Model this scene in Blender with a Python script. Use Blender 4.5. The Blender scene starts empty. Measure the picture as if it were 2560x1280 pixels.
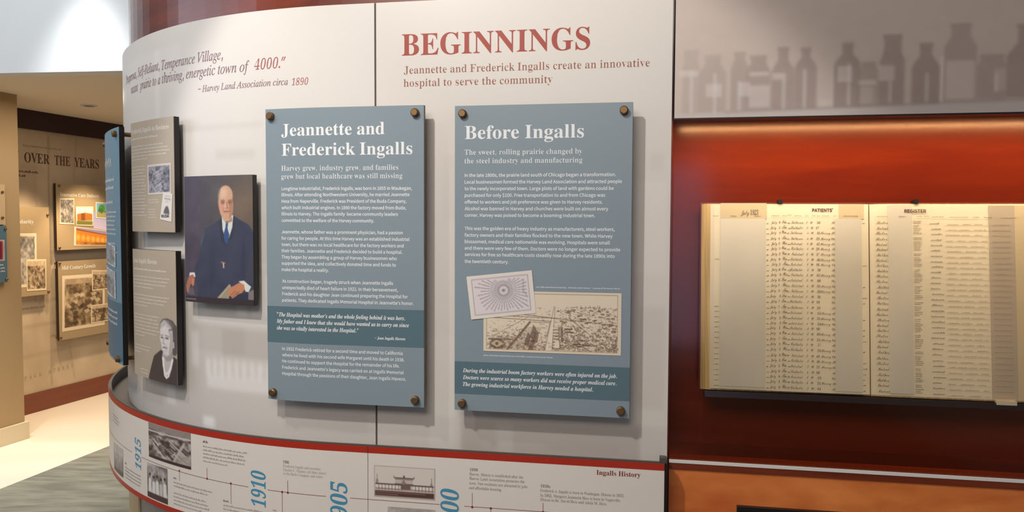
import bpy, math, os, random
import numpy as np
from mathutils import Matrix, Vector

sc = bpy.context.scene
COL = sc.collection
R_ = math.radians

# ------------------------------------------------------------------ camera
EYE = 1.6
F_PX, PITCH, ROLL = 1921.1, 0.0449, 0.0046
cam = bpy.data.cameras.new('camera')
cam.sensor_width = 36.0
cam.lens = F_PX / 2560 * 36.0
cam.clip_start = 0.05
camo = bpy.data.objects.new('camera', cam)
COL.objects.link(camo)
_F = Vector((0, math.cos(PITCH), -math.sin(PITCH)))
_R0 = Vector((1, 0, 0)); _U0 = Vector((0, math.sin(PITCH), math.cos(PITCH)))
_R = _R0 * math.cos(ROLL) + _U0 * math.sin(ROLL)
_U = -_R0 * math.sin(ROLL) + _U0 * math.cos(ROLL)
camo.matrix_world = Matrix(((_R.x, _U.x, -_F.x, 0), (_R.y, _U.y, -_F.y, 0), (_R.z, _U.z, -_F.z, EYE), (0, 0, 0, 1)))
sc.camera = camo

# ------------------------------------------------------------------ the display wall's own coordinates
# a runs along the wall to the right (metres), z is up, e stands out from the face of the white panels;
# the wall is straight for a > A0 and a round end of radius RAD left of it
TH, DIST, A0, RAD = 0.1766, 2.2638, -0.9488, 1.4917
ux, uy = math.cos(TH), -math.sin(TH)            # direction of growing a
nx, ny = -math.sin(TH), -math.cos(TH)           # out of the wall, towards the visitor

class DrumSurf:
    def P(self, a, z, e):
        a = np.asarray(a, float); z = np.asarray(z, float); e = np.asarray(e, float)
        a, z, e = np.broadcast_arrays(a, z, e)
        fx = a * ux - nx * (DIST - e); fy = a * uy - ny * (DIST - e)
        ph = np.maximum(0, (A0 - a) / RAD)
        cx = A0 * ux - nx * (DIST + RAD); cy = A0 * uy - ny * (DIST + RAD)
        gx = cx + (RAD + e) * (-np.sin(ph) * ux + np.cos(ph) * nx)
        gy = cy + (RAD + e) * (-np.sin(ph) * uy + np.cos(ph) * ny)
        c = a < A0
        return np.stack([np.where(c, gx, fx), np.where(c, gy, fy), z], -1)

class PlaneSurf:
    def __init__(self, o, u, v, n):
        self.o, self.u, self.v, self.n = [np.array(t, float) for t in (o, u, v, n)]
    def P(self, x, y, e):
        x, y, e = np.broadcast_arrays(np.asarray(x, float), np.asarray(y, float), np.asarray(e, float))
        return self.o + x[..., None] * self.u + y[..., None] * self.v + e[..., None] * self.n

DR = DrumSurf()
WX, WY = 0.25805, 0.96613                        # direction of the mural wall on the left
MW = PlaneSurf((-3.9921, 6.1892, 0), (WX, WY, 0), (0, 0, 1), (WY, -WX, 0))
PW = PlaneSurf((-3.6020, 5.3491, 0), (WX, WY, 0), (0, 0, 1), (WY, -WX, 0))

# ------------------------------------------------------------------ world, lamps, exposure
w = bpy.data.worlds.new('room_light'); sc.world = w; w.use_nodes = True
w.node_tree.nodes['Background'].inputs[0].default_value = (0.86, 0.90, 1.0, 1)
w.node_tree.nodes['Background'].inputs[1].default_value = 0.12

def aim(o, tgt):
    o.rotation_euler = (Vector(tgt) - o.location).to_track_quat('-Z', 'Y').to_euler()
def spot(name, loc, tgt, power, deg, blend, col, size=0.03):
    l = bpy.data.lights.new(name, 'SPOT'); l.energy = power; l.spot_size = R_(deg); l.spot_blend = blend
    l.color = col; l.shadow_soft_size = size
    o = bpy.data.objects.new(name, l); COL.objects.link(o); o.location = loc; aim(o, tgt); return o
def area(name, loc, tgt, power, sx, sy, col):
    l = bpy.data.lights.new(name, 'AREA'); l.shape = 'RECTANGLE'; l.size = sx; l.size_y = sy; l.energy = power; l.color = col
    o = bpy.data.objects.new(name, l); COL.objects.link(o); o.location = loc; aim(o, tgt); return o

WARM = (1.0, 0.90, 0.78); WARMER = (1.0, 0.76, 0.50); COOL = (0.72, 0.84, 1.0)
spot('ceiling_spot', DR.P(-0.90, 3.4, 1.90) - 0.35 * np.array((ux, uy, 0)), DR.P(-0.55, 1.15, 0), 162, 55, 0.22, (1.0, 0.95, 0.89), 0.06)
spot('ceiling_spot', DR.P(-0.9488, 3.4, 1.30) - 1.15 * np.array((ux, uy, 0)), DR.P(-1.60, 1.15, 0), 54, 58, 0.5, (1.0, 0.90, 0.80), 0.06)
area('bulkhead_fill', (-2.9, 2.7, 3.66), (-2.9, 4.7, 2.9), 30, 1.4, 0.5, (0.93, 0.97, 1.0))  # added fill, no real fitting: brightens the face of the bulkhead
spot('floor_bounce_fill', (-3.0, 3.7, 3.7), (-3.1, 4.9, 0.0), 200, 38, 0.6, (1.0, 0.97, 0.93), 0.05)  # added spot: lifts the floor, and the low ceiling by its bounce
spot('cove_downlight', (-2.56, 4.33, 3.62), (-2.58, 4.36, 2.0), 260, 54, 1.0, (1, 0.99, 0.96), 0.05)
area('left_window', (-4.35, 2.0, 2.65), (-1.2, 2.9, 2.1), 26, 2.6, 1.5, COOL)
area('doorway_daylight', (-0.25, -2.9, 1.30), (0.2, 2.2, 1.5), 5, 0.5, 1.7, (0.62, 0.60, 1.0))
area('front_fill', (-0.9, -1.2, 3.5), (-0.5, 2.0, 0.7), 66, 2.2, 1.2, (1, 0.87, 0.74))  # added broad warm fill from the front for the wall and rail
spot('soffit_spot', MW.P(0.62, 2.46, 0.52), MW.P(0.62, 0.5, 0.36), 118, 70, 0.35, WARMER, 0.04)
spot('soffit_spot', MW.P(0.02, 2.46, 0.52), MW.P(0.02, 0.5, 0.36), 100, 70, 0.35, WARMER, 0.04)
spot('soffit_spot', PW.P(-0.30, 2.46, 1.0), PW.P(-0.30, 0.2, 0.5), 45, 60, 1.0, (1.0, 0.84, 0.62), 0.05)
area('soffit_glow', (-2.7, 5.3, 2.44), (-2.7, 5.3, 0.0), 16, 0.7, 0.7, (1.0, 0.88, 0.72))

sc.view_settings.view_transform = 'Standard'
sc.view_settings.look = 'None'
sc.view_settings.gamma = 1.0
sc.view_settings.use_curve_mapping = False
sc.view_settings.exposure = 0.0

# ------------------------------------------------------------------ materials
def lin(c):
    c = np.asarray(c, float) / 255.0
    return np.where(c <= 0.04045, c / 12.92, ((c + 0.055) / 1.055) ** 2.4)
def rgb(*c): return tuple(float(v) for v in lin(c)) + (1.0,)

def mat(name, col, rough=0.5, metal=0.0, coat=0.0, spec=0.5, attr=False, noise=None):
    m = bpy.data.materials.new(name); m.use_nodes = True
    nt = m.node_tree; b = nt.nodes['Principled BSDF']
    b.inputs['Base Color'].default_value = col
    b.inputs['Roughness'].default_value = rough; b.inputs['Metallic'].default_value = metal
    b.inputs['Coat Weight'].default_value = coat; b.inputs['Coat Roughness'].default_value = 0.12
    b.inputs['Specular IOR Level'].default_value = spec
    if attr:
        a = nt.nodes.new('ShaderNodeAttribute'); a.attribute_name = 'Col'
        nt.links.new(a.outputs['Color'], b.inputs['Base Color'])
    if noise:
        (sx, sy, sz), amount, detail = noise
        tc = nt.nodes.new('ShaderNodeTexCoord'); mp = nt.nodes.new('ShaderNodeMapping')
        mp.inputs['Scale'].default_value = (sx, sy, sz)
        no = nt.nodes.new('ShaderNodeTexNoise'); no.inputs['Scale'].default_value = 1; no.inputs['Detail'].default_value = detail
        mr = nt.nodes.new('ShaderNodeMapRange'); mr.inputs['To Min'].default_value = 1 - amount; mr.inputs['To Max'].default_value = 1 + amount
        mr.inputs['From Min'].default_value = .3; mr.inputs['From Max'].default_value = .7
        mx = nt.nodes.new('ShaderNodeMix'); mx.data_type = 'RGBA'; mx.blend_type = 'MULTIPLY'; mx.inputs[0].default_value = 1
        nt.links.new(tc.outputs['Object'], mp.inputs['Vector']); nt.links.new(mp.outputs[0], no.inputs['Vector'])
        nt.links.new(no.outputs['Fac'], mr.inputs['Value']); mx.inputs[6].default_value = col
        nt.links.new(mr.outputs[0], mx.inputs[7]); nt.links.new(mx.outputs[2], b.inputs['Base Color'])
    return m

def wood(name, dark, light, rough=0.3, coat=0.6, scale=(1.2, 1.2, 14), crough=.14, spec=.5):
    m = bpy.data.materials.new(name); m.use_nodes = True
    nt = m.node_tree; b = nt.nodes['Principled BSDF']
    tc = nt.nodes.new('ShaderNodeTexCoord'); mp = nt.nodes.new('ShaderNodeMapping'); mp.inputs['Scale'].default_value = scale
    n1 = nt.nodes.new('ShaderNodeTexNoise'); n1.inputs['Scale'].default_value = 1.4; n1.inputs['Detail'].default_value = 6; n1.inputs['Distortion'].default_value = .6
    n2 = nt.nodes.new('ShaderNodeTexNoise'); n2.inputs['Scale'].default_value = 7; n2.inputs['Detail'].default_value = 4
    ad = nt.nodes.new('ShaderNodeMath'); ad.operation = 'MULTIPLY_ADD'; ad.inputs[1].default_value = .35
    cr = nt.nodes.new('ShaderNodeValToRGB')
    cr.color_ramp.elements[0].color = dark; cr.color_ramp.elements[0].position = .40
    cr.color_ramp.elements[1].color = light; cr.color_ramp.elements[1].position = .95
    L = nt.links.new
    L(tc.outputs['Object'], mp.inputs['Vector']); L(mp.outputs[0], n1.inputs['Vector']); L(mp.outputs[0], n2.inputs['Vector'])
    L(n2.outputs['Fac'], ad.inputs[0]); L(n1.outputs['Fac'], ad.inputs[2]); L(ad.outputs[0], cr.inputs['Fac'])
    L(cr.outputs['Color'], b.inputs['Base Color'])
    b.inputs['Roughness'].default_value = rough; b.inputs['Coat Weight'].default_value = coat; b.inputs['Coat Roughness'].default_value = crough; b.inputs['Specular IOR Level'].default_value = spec
    return m

M = {}
M['print'] = mat('printed_laminate', (1, 1, 1, 1), .38, attr=True)
M['print_gloss'] = mat('printed_photo', (1, 1, 1, 1), .45, attr=True)
M['print_matte'] = mat('printed_mural', (1, 1, 1, 1), .7, attr=True)
M['laminate_edge'] = mat('laminate_edge', rgb(214, 208, 200), .5)
M['blue'] = mat('slate_blue_laminate', rgb(134, 150, 160), .40)
M['blue_band'] = mat('dark_teal_band', rgb(90, 116, 127), .40)
M['blue_bright'] = mat('sky_blue_laminate', rgb(112, 156, 180), .40)
M['blue_deep'] = mat('deep_blue_band', rgb(66, 118, 146), .40)
M['beige'] = mat('taupe_laminate', rgb(178, 164, 146), .42)
M['tan'] = mat('tan_laminate', rgb(168, 146, 112), .5)
M['black'] = mat('black_edge', rgb(26, 22, 24), .45)
M['white_ink'] = mat('white_ink', rgb(238, 240, 242), .45)
M['pale_ink'] = mat('pale_ink', rgb(228, 224, 216), .45)
M['red_ink'] = mat('brick_red_ink', rgb(164, 54, 36), .45)
M['rust_ink'] = mat('rust_ink', rgb(150, 80, 64), .45)
M['rose_ink'] = mat('dusty_rose_ink', rgb(164, 92, 92), .45)
M['violet_ink'] = mat('mauve_ink', rgb(134, 102, 110), .45)
M['maroon_ink'] = mat('maroon_ink', rgb(128, 40, 36), .45)
M['grey_ink'] = mat('grey_ink', rgb(128, 120, 116), .5)
M['soft_ink'] = mat('soft_grey_ink', rgb(172, 164, 158), .5)
M['map_ink'] = mat('faint_map_ink', rgb(164, 144, 118), .7)
M['brown_ink'] = mat('brown_ink', rgb(92, 58, 44), .6)
M['year_ink'] = mat('year_blue_ink', rgb(74, 146, 182), .45)
M['line_ink'] = mat('timeline_ink', rgb(140, 84, 68), .45)
M['book_ink'] = mat('iron_gall_ink', rgb(106, 88, 70), .7)
M['faded_ink'] = mat('faded_ink', rgb(158, 136, 108), .7)
M['bronze'] = mat('bronze_metal', rgb(134, 106, 76), .5, metal=.9)
M['red_stripe'] = mat('red_stripe', rgb(172, 44, 26), .42)
M['rail_white'] = mat('rail_white', rgb(226, 219, 212), .42)
M['dark_metal'] = mat('dark_grey_metal', rgb(92, 86, 82), .45, metal=.3)
M['steel'] = mat('satin_white_metal', rgb(226, 223, 220), .35)
M['black_metal'] = mat('black_metal', rgb(20, 18, 20), .4)
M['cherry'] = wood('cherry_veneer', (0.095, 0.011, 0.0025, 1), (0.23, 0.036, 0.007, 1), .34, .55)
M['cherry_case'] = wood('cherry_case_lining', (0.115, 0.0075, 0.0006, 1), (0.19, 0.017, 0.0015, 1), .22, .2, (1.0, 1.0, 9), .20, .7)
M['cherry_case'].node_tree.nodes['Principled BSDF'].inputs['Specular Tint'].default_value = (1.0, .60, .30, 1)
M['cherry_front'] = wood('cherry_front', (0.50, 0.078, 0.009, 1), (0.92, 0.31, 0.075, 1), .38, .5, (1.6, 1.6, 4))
M['baseboard'] = wood('baseboard_cherry', (0.17, 0.036, 0.012, 1), (0.24, 0.055, 0.018, 1), .4, .3)
M['dark_wood'] = mat('dark_stained_beam', rgb(52, 20, 14), .5)
M['maple'] = wood('maple_veneer', (0.55, 0.38, 0.19, 1), (0.66, 0.48, 0.27, 1), .4, .2)
M['paint_white'] = mat('white_paint', rgb(226, 230, 232), .75)
M['paint_beige'] = mat('beige_paint', rgb(200, 170, 126), .75)
M['pier_paint'] = mat('pier_paint', rgb(178, 148, 106), .75)
M['paint_cream'] = mat('cream_paint', rgb(222, 204, 170), .6)
M['soffit'] = mat('soffit_paint', rgb(234, 222, 198), .8)
M['tile'] = mat('cream_tile', rgb(228, 219, 203), .35, noise=((.8, .8, .8), .05, 3))
M['carpet'] = mat('sage_carpet', rgb(122, 121, 108), .95, noise=((3.5, 16, 4), .34, 8))
M['drum_grey'] = mat('grey_plinth', rgb(170, 164, 158), .5)
M['paper'] = mat('ledger_paper', rgb(236, 222, 194), .75, noise=((5, 5, 5), .05, 4))
M['paper_edge'] = mat('page_edges', rgb(208, 174, 112), .8, noise=((160, 3, 3), .28, 2))
M['vellum'] = mat('vellum_strip', rgb(216, 207, 190), .4, noise=((6, 6, 3), .06, 3))
M['vellum_dark'] = mat('grey_vellum', rgb(190, 174, 154), .4, noise=((6, 6, 3), .07, 3))
M['vellum_head'] = mat('vellum_overlap', rgb(208, 188, 152), .6)
M['book_cover'] = mat('oxblood_cover', rgb(92, 28, 18), .5)
M['screen'] = mat('black_screen', rgb(8, 8, 9), .2)
M['tape'] = mat('clear_tape', rgb(222, 206, 180), .2)
g = mat('led_diode', (1, .8, .55, 1)); gb = g.node_tree.nodes['Principled BSDF']
gb.inputs['Emission Color'].default_value = (1, .74, .42, 1); gb.inputs['Emission Strength'].default_value = 14
M['led'] = g
g = bpy.data.materials.new('clear_glass'); g.use_nodes = True; nt = g.node_tree; nt.nodes.clear()
_o = nt.nodes.new('ShaderNodeOutputMaterial'); _m = nt.nodes.new('ShaderNodeMixShader'); _t = nt.nodes.new('ShaderNodeBsdfTransparent'); _g = nt.nodes.new('ShaderNodeBsdfGlossy')
_f = nt.nodes.new('ShaderNodeFresnel'); _f.inputs[0].default_value = 1.26
_g.inputs['Roughness'].default_value = 0.10; _t.inputs[0].default_value = (.97, .975, .97, 1)
nt.links.new(_f.outputs[0], _m.inputs[0]); nt.links.new(_t.outputs[0], _m.inputs[1]); nt.links.new(_g.outputs[0], _m.inputs[2]); nt.links.new(_m.outputs[0], _o.inputs[0])
M['glass'] = g

# ------------------------------------------------------------------ object helpers
def link(name, verts, faces, m, parent=None, smooth=False, colors=None):
    me = bpy.data.meshes.new(name)
    me.from_pydata([tuple(v) for v in np.asarray(verts, float).tolist()], [], faces)
    if colors is not None:
        at = me.color_attributes.new('Col', 'FLOAT_COLOR', 'POINT')
        c = np.ones((len(verts), 4), np.float32); c[:, :3] = colors
        at.data.foreach_set('color', c.ravel())
    if m is not None: me.materials.append(m)
    if smooth: me.polygons.foreach_set('use_smooth', [True] * len(me.polygons))
    me.update()
    o = bpy.data.objects.new(name, me); COL.objects.link(o)
    if parent is not None:
        o.parent = parent
        o.matrix_parent_inverse = Matrix.Translation(parent.location).inverted()
    return o
def thing(name, label, cat, loc, group=None):
    o = bpy.data.objects.new(name, None); COL.objects.link(o); o.location = tuple(float(v) for v in loc)
    o.empty_display_size = .05
    o['label'] = label; o['category'] = cat
    if group: o['group'] = group
    return o
def tag(o, label, cat, group=None):
    o['label'] = label; o['category'] = cat
    if group: o['group'] = group
    return o
def struct(o): o['kind'] = 'structure'; return o

def slab_arrays(S, x0, x1, y0, y1, e0, e1, nx_=1):
    xs = np.linspace(x0, x1, nx_ + 1); V = []; F = []
    for x in xs:
        for (y, e) in ((y0, e0), (y1, e0), (y1, e1), (y0, e1)): V.append(S.P(x, y, e))
    for i in range(nx_):
        b = i * 4; c = b + 4
        for k in range(4):
            k2 = (k + 1) % 4; F.append((b + k, c + k, c + k2, b + k2))
    F.append((0, 1, 2, 3)); l = nx_ * 4; F.append((l + 3, l + 2, l + 1, l))
    return V, F
def slab(name, S, x0, x1, y0, y1, e0, e1, m, parent=None, nx_=1):
    V, F = slab_arrays(S, x0, x1, y0, y1, e0, e1, nx_)
    o = link(name, V, F, m, parent)
    return o
def slabs(name, S, L, m, parent=None):
    V, F = [], []
    for t in L:
        v, f = slab_arrays(S, *t); k = len(V); V += v; F += [tuple(i + k for i in q) for q in f]
    return link(name, V, F, m, parent)
def nseg(x0, x1): return max(1, int(abs(min(x0, A0) - min(x1, A0)) / 0.035) + (1 if x1 < A0 else 2))

def lathe(name, S, x, y, prof, m, parent=None, n=20):
    """profile of (e, r) turned about the normal of the surface at (x, y)"""
    V, F = [], []
    c0 = S.P(x, y, 0); nn = S.P(x, y, 1) - c0; nn = nn / np.linalg.norm(nn)
    up = np.array([0, 0, 1.0]); up = up - nn * (up @ nn); up /= np.linalg.norm(up); sd = np.cross(nn, up)
    for (e, r) in prof:
        for k in range(n):
            t = 2 * math.pi * k / n; V.append(S.P(x, y, e) + r * (math.cos(t) * sd + math.sin(t) * up))
    for j in range(len(prof) - 1):
        for k in range(n):
            k2 = (k + 1) % n; F.append((j * n + k, j * n + k2, (j + 1) * n + k2, (j + 1) * n + k))
    F.append(tuple(range(n))[::-1]); F.append(tuple((len(prof) - 1) * n + k for k in range(n)))
    return link(name, V, F, m, parent)
def bolt(S, x, y, parent, front, r=.0122, head=.015):
    o = lathe('standoff_bolt', S, x, y, [(0.0005, .008), (front, .008)], M['bronze'], parent)
    lathe('bolt_cap', S, x, y, [(front + .0002, r), (front + head - .003, r), (front + head, r - .003)], M['bronze'], o)
    return o

# ------------------------------------------------------------------ printed pictures (a colour per point of a fine grid)
class Canvas:
    def __init__(s, w, h, bg):
        s.w, s.h = w, h; s.im = np.ones((h, w, 3)) * np.array(bg, float)
        v, u = np.mgrid[0:h, 0:w]; s.u = (u + .5) / w; s.v = (v + .5) / h
    def put(s, mask, col, alpha=1.0):
        a = (mask * alpha)[..., None]; s.im = s.im * (1 - a) + np.array(col, float) * a
    def poly(s, pts, col, alpha=1.0, ss=3):
        mk = np.zeros((s.h, s.w)); P = np.array(pts, float)
        for i in range(ss):
            for j in range(ss):
                x = s.u + ((i + .5) / ss - .5) / s.w; y = s.v + ((j + .5) / ss - .5) / s.h
                ins = np.zeros(x.shape, bool)
                for k in range(len(P)):
                    x1, y1 = P[k]; x2, y2 = P[k - 1]
                    if y1 == y2: continue
                    c = ((y1 > y) != (y2 > y)) & (x < (x2 - x1) * (y - y1) / (y2 - y1) + x1); ins ^= c
                mk += ins
        s.put(mk / (ss * ss), col, alpha)
    def ell(s, cx, cy, rx, ry, col, alpha=1.0, soft=.12, rot=0):
        dx, dy = s.u - cx, s.v - cy; c, n = math.cos(rot), math.sin(rot)
        d = np.sqrt(((dx * c + dy * n) / rx) ** 2 + ((-dx * n + dy * c) / ry) ** 2)
        s.put(np.clip((1 - d) / soft + .5, 0, 1), col, alpha)
    def rect(s, x0, y0, x1, y1, col, alpha=1.0): s.poly([(x0, y0), (x1, y0), (x1, y1), (x0, y1)], col, alpha)
    def line(s, pts, wd, col, alpha=1.0):
        asp = s.h / s.w
        for (x1, y1), (x2, y2) in zip(pts[:-1], pts[1:]):
            dx, dy = x2 - x1, (y2 - y1) * asp; L2 = dx * dx + dy * dy + 1e-12
            px, py = s.u - x1, (s.v - y1) * asp
            t = np.clip((px * dx + py * dy) / L2, 0, 1)
            d = np.hypot(px - t * dx, py - t * dy)
            s.put(np.clip((wd / 2 - d) * s.w + .5, 0, 1), col, alpha)
    def noise(s, sx, sy, seed, octs=3):
        r = np.random.RandomState(seed); out = np.zeros((s.h, s.w)); amp = 1; tot = 0
        for o in range(octs):
            gx, gy = max(2, int(sx * 2 ** o)), max(2, int(sy * 2 ** o)); G = r.rand(gy + 2, gx + 2)
            x = s.u * gx; y = s.v * gy; i = x.astype(int); j = y.astype(int); fx = x - i; fy = y - j
            fx = fx * fx * (3 - 2 * fx); fy = fy * fy * (3 - 2 * fy)
            out += amp * (G[j, i] * (1 - fx) * (1 - fy) + G[j, i + 1] * fx * (1 - fy) + G[j + 1, i] * (1 - fx) * fy + G[j + 1, i + 1] * fx * fy)
            tot += amp; amp *= .6
        return out / tot
    def shade(s, mask, amount): s.im = np.clip(s.im + (mask * amount)[..., None], 0, 255)

def picture(name, cv, S, quad, e, m, parent=None):
    """quad = (top-left, top-right, bottom-right, bottom-left) on the surface"""
    (ax, ay), (bx, by), (cx, cy), (dx, dy) = quad
    h, w_ = cv.h, cv.w
    im = cv.im
    # points on the cell corners: average the four neighbouring cells
    pad = np.pad(im, ((1, 1), (1, 1), (0, 0)), mode='edge')
    c = (pad[:-1, :-1] + pad[1:, :-1] + pad[:-1, 1:] + pad[1:, 1:]) / 4
    v, u = np.mgrid[0:h + 1, 0:w_ + 1]; u = u / w_; v = v / h
    X = (ax * (1 - u) + bx * u) * (1 - v) + (dx * (1 - u) + cx * u) * v
    Y = (ay * (1 - u) + by * u) * (1 - v) + (dy * (1 - u) + cy * u) * v
    V = S.P(X, Y, e).reshape(-1, 3)
    i = np.arange(h * (w_ + 1)).reshape(h, w_ + 1)[:, :-1].ravel()
    F = np.stack([i, i + w_ + 1, i + w_ + 2, i + 1], 1).tolist()
    return link(name, V, F, m, parent, smooth=True, colors=lin(np.clip(c, 0, 255)).reshape(-1, 3))

def q4(x0, x1, y0, y1): return ((x0, y1), (x1, y1), (x1, y0), (x0, y0))

# ------------------------------------------------------------------ lettering
FDIR = os.path.join(bpy.utils.system_resource('DATAFILES'), 'fonts')
def font(fn):
    try: return bpy.data.fonts.load(os.path.join(FDIR, fn))
    except Exception: return None
F_SANS = font('Noto Sans CJK Regular.woff2'); F_MATH = font('NotoSansMath-Regular.woff2')
PUNCT = {'\u201c': '\u2036', '\u201d': '\u2033', '\u2019': '\u2032', '\u2013': '\u2212'}   # the nearest marks that alphabet has
def fancy(s, U, L, D):
    r = ''; s = ''.join(PUNCT.get(c, c) for c in s)
    for c in s:
        if 'A' <= c <= 'Z': r += chr(U + ord(c) - 65)
        elif 'a' <= c <= 'z': r += '\u210e' if (U == 0x1D434 and c == 'h') else chr(L + ord(c) - 97)
        elif c.isdigit() and D: r += chr(D + ord(c) - 48)
        else: r += c
    return r
STY = {   # alphabet, stroke weight, slant, font
    'B': ((0x1D400, 0x1D41A, 0x1D7CE), 0.0, 0, F_MATH),
    'R': ((0x1D400, 0x1D41A, 0x1D7CE), -.001, 0, F_MATH),
    'I': ((0x1D434, 0x1D44E, 0), 0.003, 0, F_MATH),
    'RI': ((0x1D400, 0x1D41A, 0x1D7CE), -.001, .22, F_MATH),
    'BI': ((0x1D468, 0x1D482, 0x1D7CE), 0.004, 0, F_MATH),
    'SC': ((0x1D4D0, 0x1D4EA, 0x1D7CE), -.004, .1, F_MATH),
    'Y': ((0x1D400, 0x1D41A, 0x1D7CE), 0.0, .16, F_MATH),
    'S': (None, .006, 0, F_SANS),
    'SB': (None, .012, 0, F_SANS),
}
GRP = [0]         # every paragraph or entry is a part of its own
def G(k): GRP[0] = k
THIN = {'R': .0135, 'RI': .016}      # how much the upright strokes of the bold letters are narrowed for the book weight
def narrow(co, faces, d):
    cnt = {}
    for f in faces:
        for i in range(len(f)):
            a, b = f[i], f[(i + 1) % len(f)]
            if (b, a) in cnt: cnt[(b, a)] = None
            else: cnt[(a, b)] = f
    nr = np.zeros((len(co), 2))
    for (a, b), f in cnt.items():
        if f is None: continue
        t = co[b] - co[a]; L = np.hypot(*t)
        if L < 1e-9: continue
        nn = np.array((t[1], -t[0])) / L; c = co[list(f)].mean(0)
        if nn @ ((co[a] + co[b]) / 2 - c) < 0: nn = -nn
        nr[a] += nn * L; nr[b] += nn * L
    ln = np.linalg.norm(nr, axis=1); ln[ln < 1e-12] = 1
    out = co.copy(); out[:, 0] -= d * (nr[:, 0] / ln)
    return out
LET = {}          # (parent, name, material) -> list of (style, text, x0, x1, y, cap, surface, e, turned)
def T(parent, name, m, text, style, x0, x1, y, cap, S, e, turned=False):
    LET.setdefault((parent, name, m, GRP[0]), []).append((style, text, x0, x1, y, cap, S, e, turned))
RIB = {}          # (parent, name, material) -> arrays of ribbon strokes
def ribbon(parent, name, m, pts, wd, S, e):
    P = np.array(pts, float); d = np.gradient(P, axis=0); d /= (np.linalg.norm(d, axis=1)[:, None] + 1e-9)
    n = np.stack([-d[:, 1], d[:, 0]], 1) * wd / 2
    RIB.setdefault((parent, name, m, GRP[0]), []).append((P + n, P - n, S, e))
rng = random.Random(7)
def scrawl(parent, name, m, x0, x1, y, h, S, e, wd=None, step=None, slant=.4):
    """one word of running hand, or of print too small to read"""
    step = step or h * .75; n = max(3, int((x1 - x0) / step)); pts = []
    for i in range(n * 3 + 1):
        t = i / (n * 3); k = (i % 3) / 3
        hh = h * (1.0 if rng.random() < .8 else 1.7)
        yy = y + hh * (.5 - .5 * math.cos(2 * math.pi * k)) * rng.uniform(.7, 1.1)
        pts.append((x0 + (x1 - x0) * t + slant * (yy - y), yy))
    ribbon(parent, name, m, pts, wd or h * .22, S, e)
def small_print(parent, name, m, x0, x1, y, h, S, e, seed=0):
    r = random.Random(seed); x = x0
    while x < x1 - h:
        L = h * r.uniform(1.2, 4.6); L = min(L, x1 - x)
        scrawl(parent, name, m, x, x + L, y, h, S, e, wd=h * .3, step=h * .62, slant=0)
        x += L + h * .6
def strip_on(parent, name, m, x0, x1, y0, y1, S, e, n=1):
    xs = np.linspace(x0, x1, n + 1); V = []; F = []
    for x in xs: V += [S.P(x, y0, e), S.P(x, y1, e)]
    for i in range(n): F.append((2 * i, 2 * i + 2, 2 * i + 3, 2 * i + 1))
    return link(name, V, F, m, parent)

def flush_letters():
    keys = {}
    for L in LET.values():
        for t in L: keys[(t[0], t[1])] = None
    for st in STY: keys[(st, 'H')] = None
    obs = {}
    for (st, tx) in keys:
        al, off, sh, fo = STY[st]
        c = bpy.data.curves.new('t', 'FONT'); c.body = fancy(tx, *al) if al else tx
        if fo: c.font = fo
        c.size = 1; c.offset = off; c.shear = sh; c.resolution_u = 3
        o = bpy.data.objects.new('t', c); COL.objects.link(o); obs[(st, tx)] = o
    dg = bpy.context.evaluated_depsgraph_get(); dg.update()
    for k, o in obs.items():
        me = o.evaluated_get(dg).to_mesh()
        n = len(me.vertices); co = np.zeros(n * 3); me.vertices.foreach_get('co', co); co = co.reshape(-1, 3)[:, :2]
        fs = [tuple(p.vertices) for p in me.polygons]
        if k[0] in THIN and len(fs): co = narrow(co, fs, THIN[k[0]])
        keys[k] = (co, fs)
        o.evaluated_get(dg).to_mesh_clear()
    for o in obs.values():
        c = o.data; bpy.data.objects.remove(o); bpy.data.curves.remove(c)
    for (parent, name, m, _k), L in LET.items():
        V = []; F = []; k = 0
        for (st, tx, x0, x1, y, cap, S, e, turned) in L:
            co, fs = keys[(st, tx)]
            if not len(co): continue
            H = keys[(st, 'H')][0][:, 1].max()
            mn, mx = co[:, 0].min(), co[:, 0].max()
            yy = co[:, 1] * cap / H
            xx = (co[:, 0] - mn) * ((x1 - x0) / (mx - mn) if x1 is not None else cap / H)
            P = S.P(y - yy, x0 + xx, e) if turned else S.P(x0 + xx, y + yy, e)
            V.append(P); F += [tuple(i + k for i in f) for f in fs]; k += len(P)
        if V: link(name, np.concatenate(V), F, m, parent)
    for (parent, name, m, _k), L in RIB.items():
        V = []; F = []; k = 0
        for (A, B, S, e) in L:
            n = len(A); V.append(S.P(A[:, 0], A[:, 1], e)); V.append(S.P(B[:, 0], B[:, 1], e))
            F += [(k + i, k + i + 1, k + n + i + 1, k + n + i) for i in range(n - 1)]; k += 2 * n
        link(name, np.concatenate(V), F, m, parent)
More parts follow.
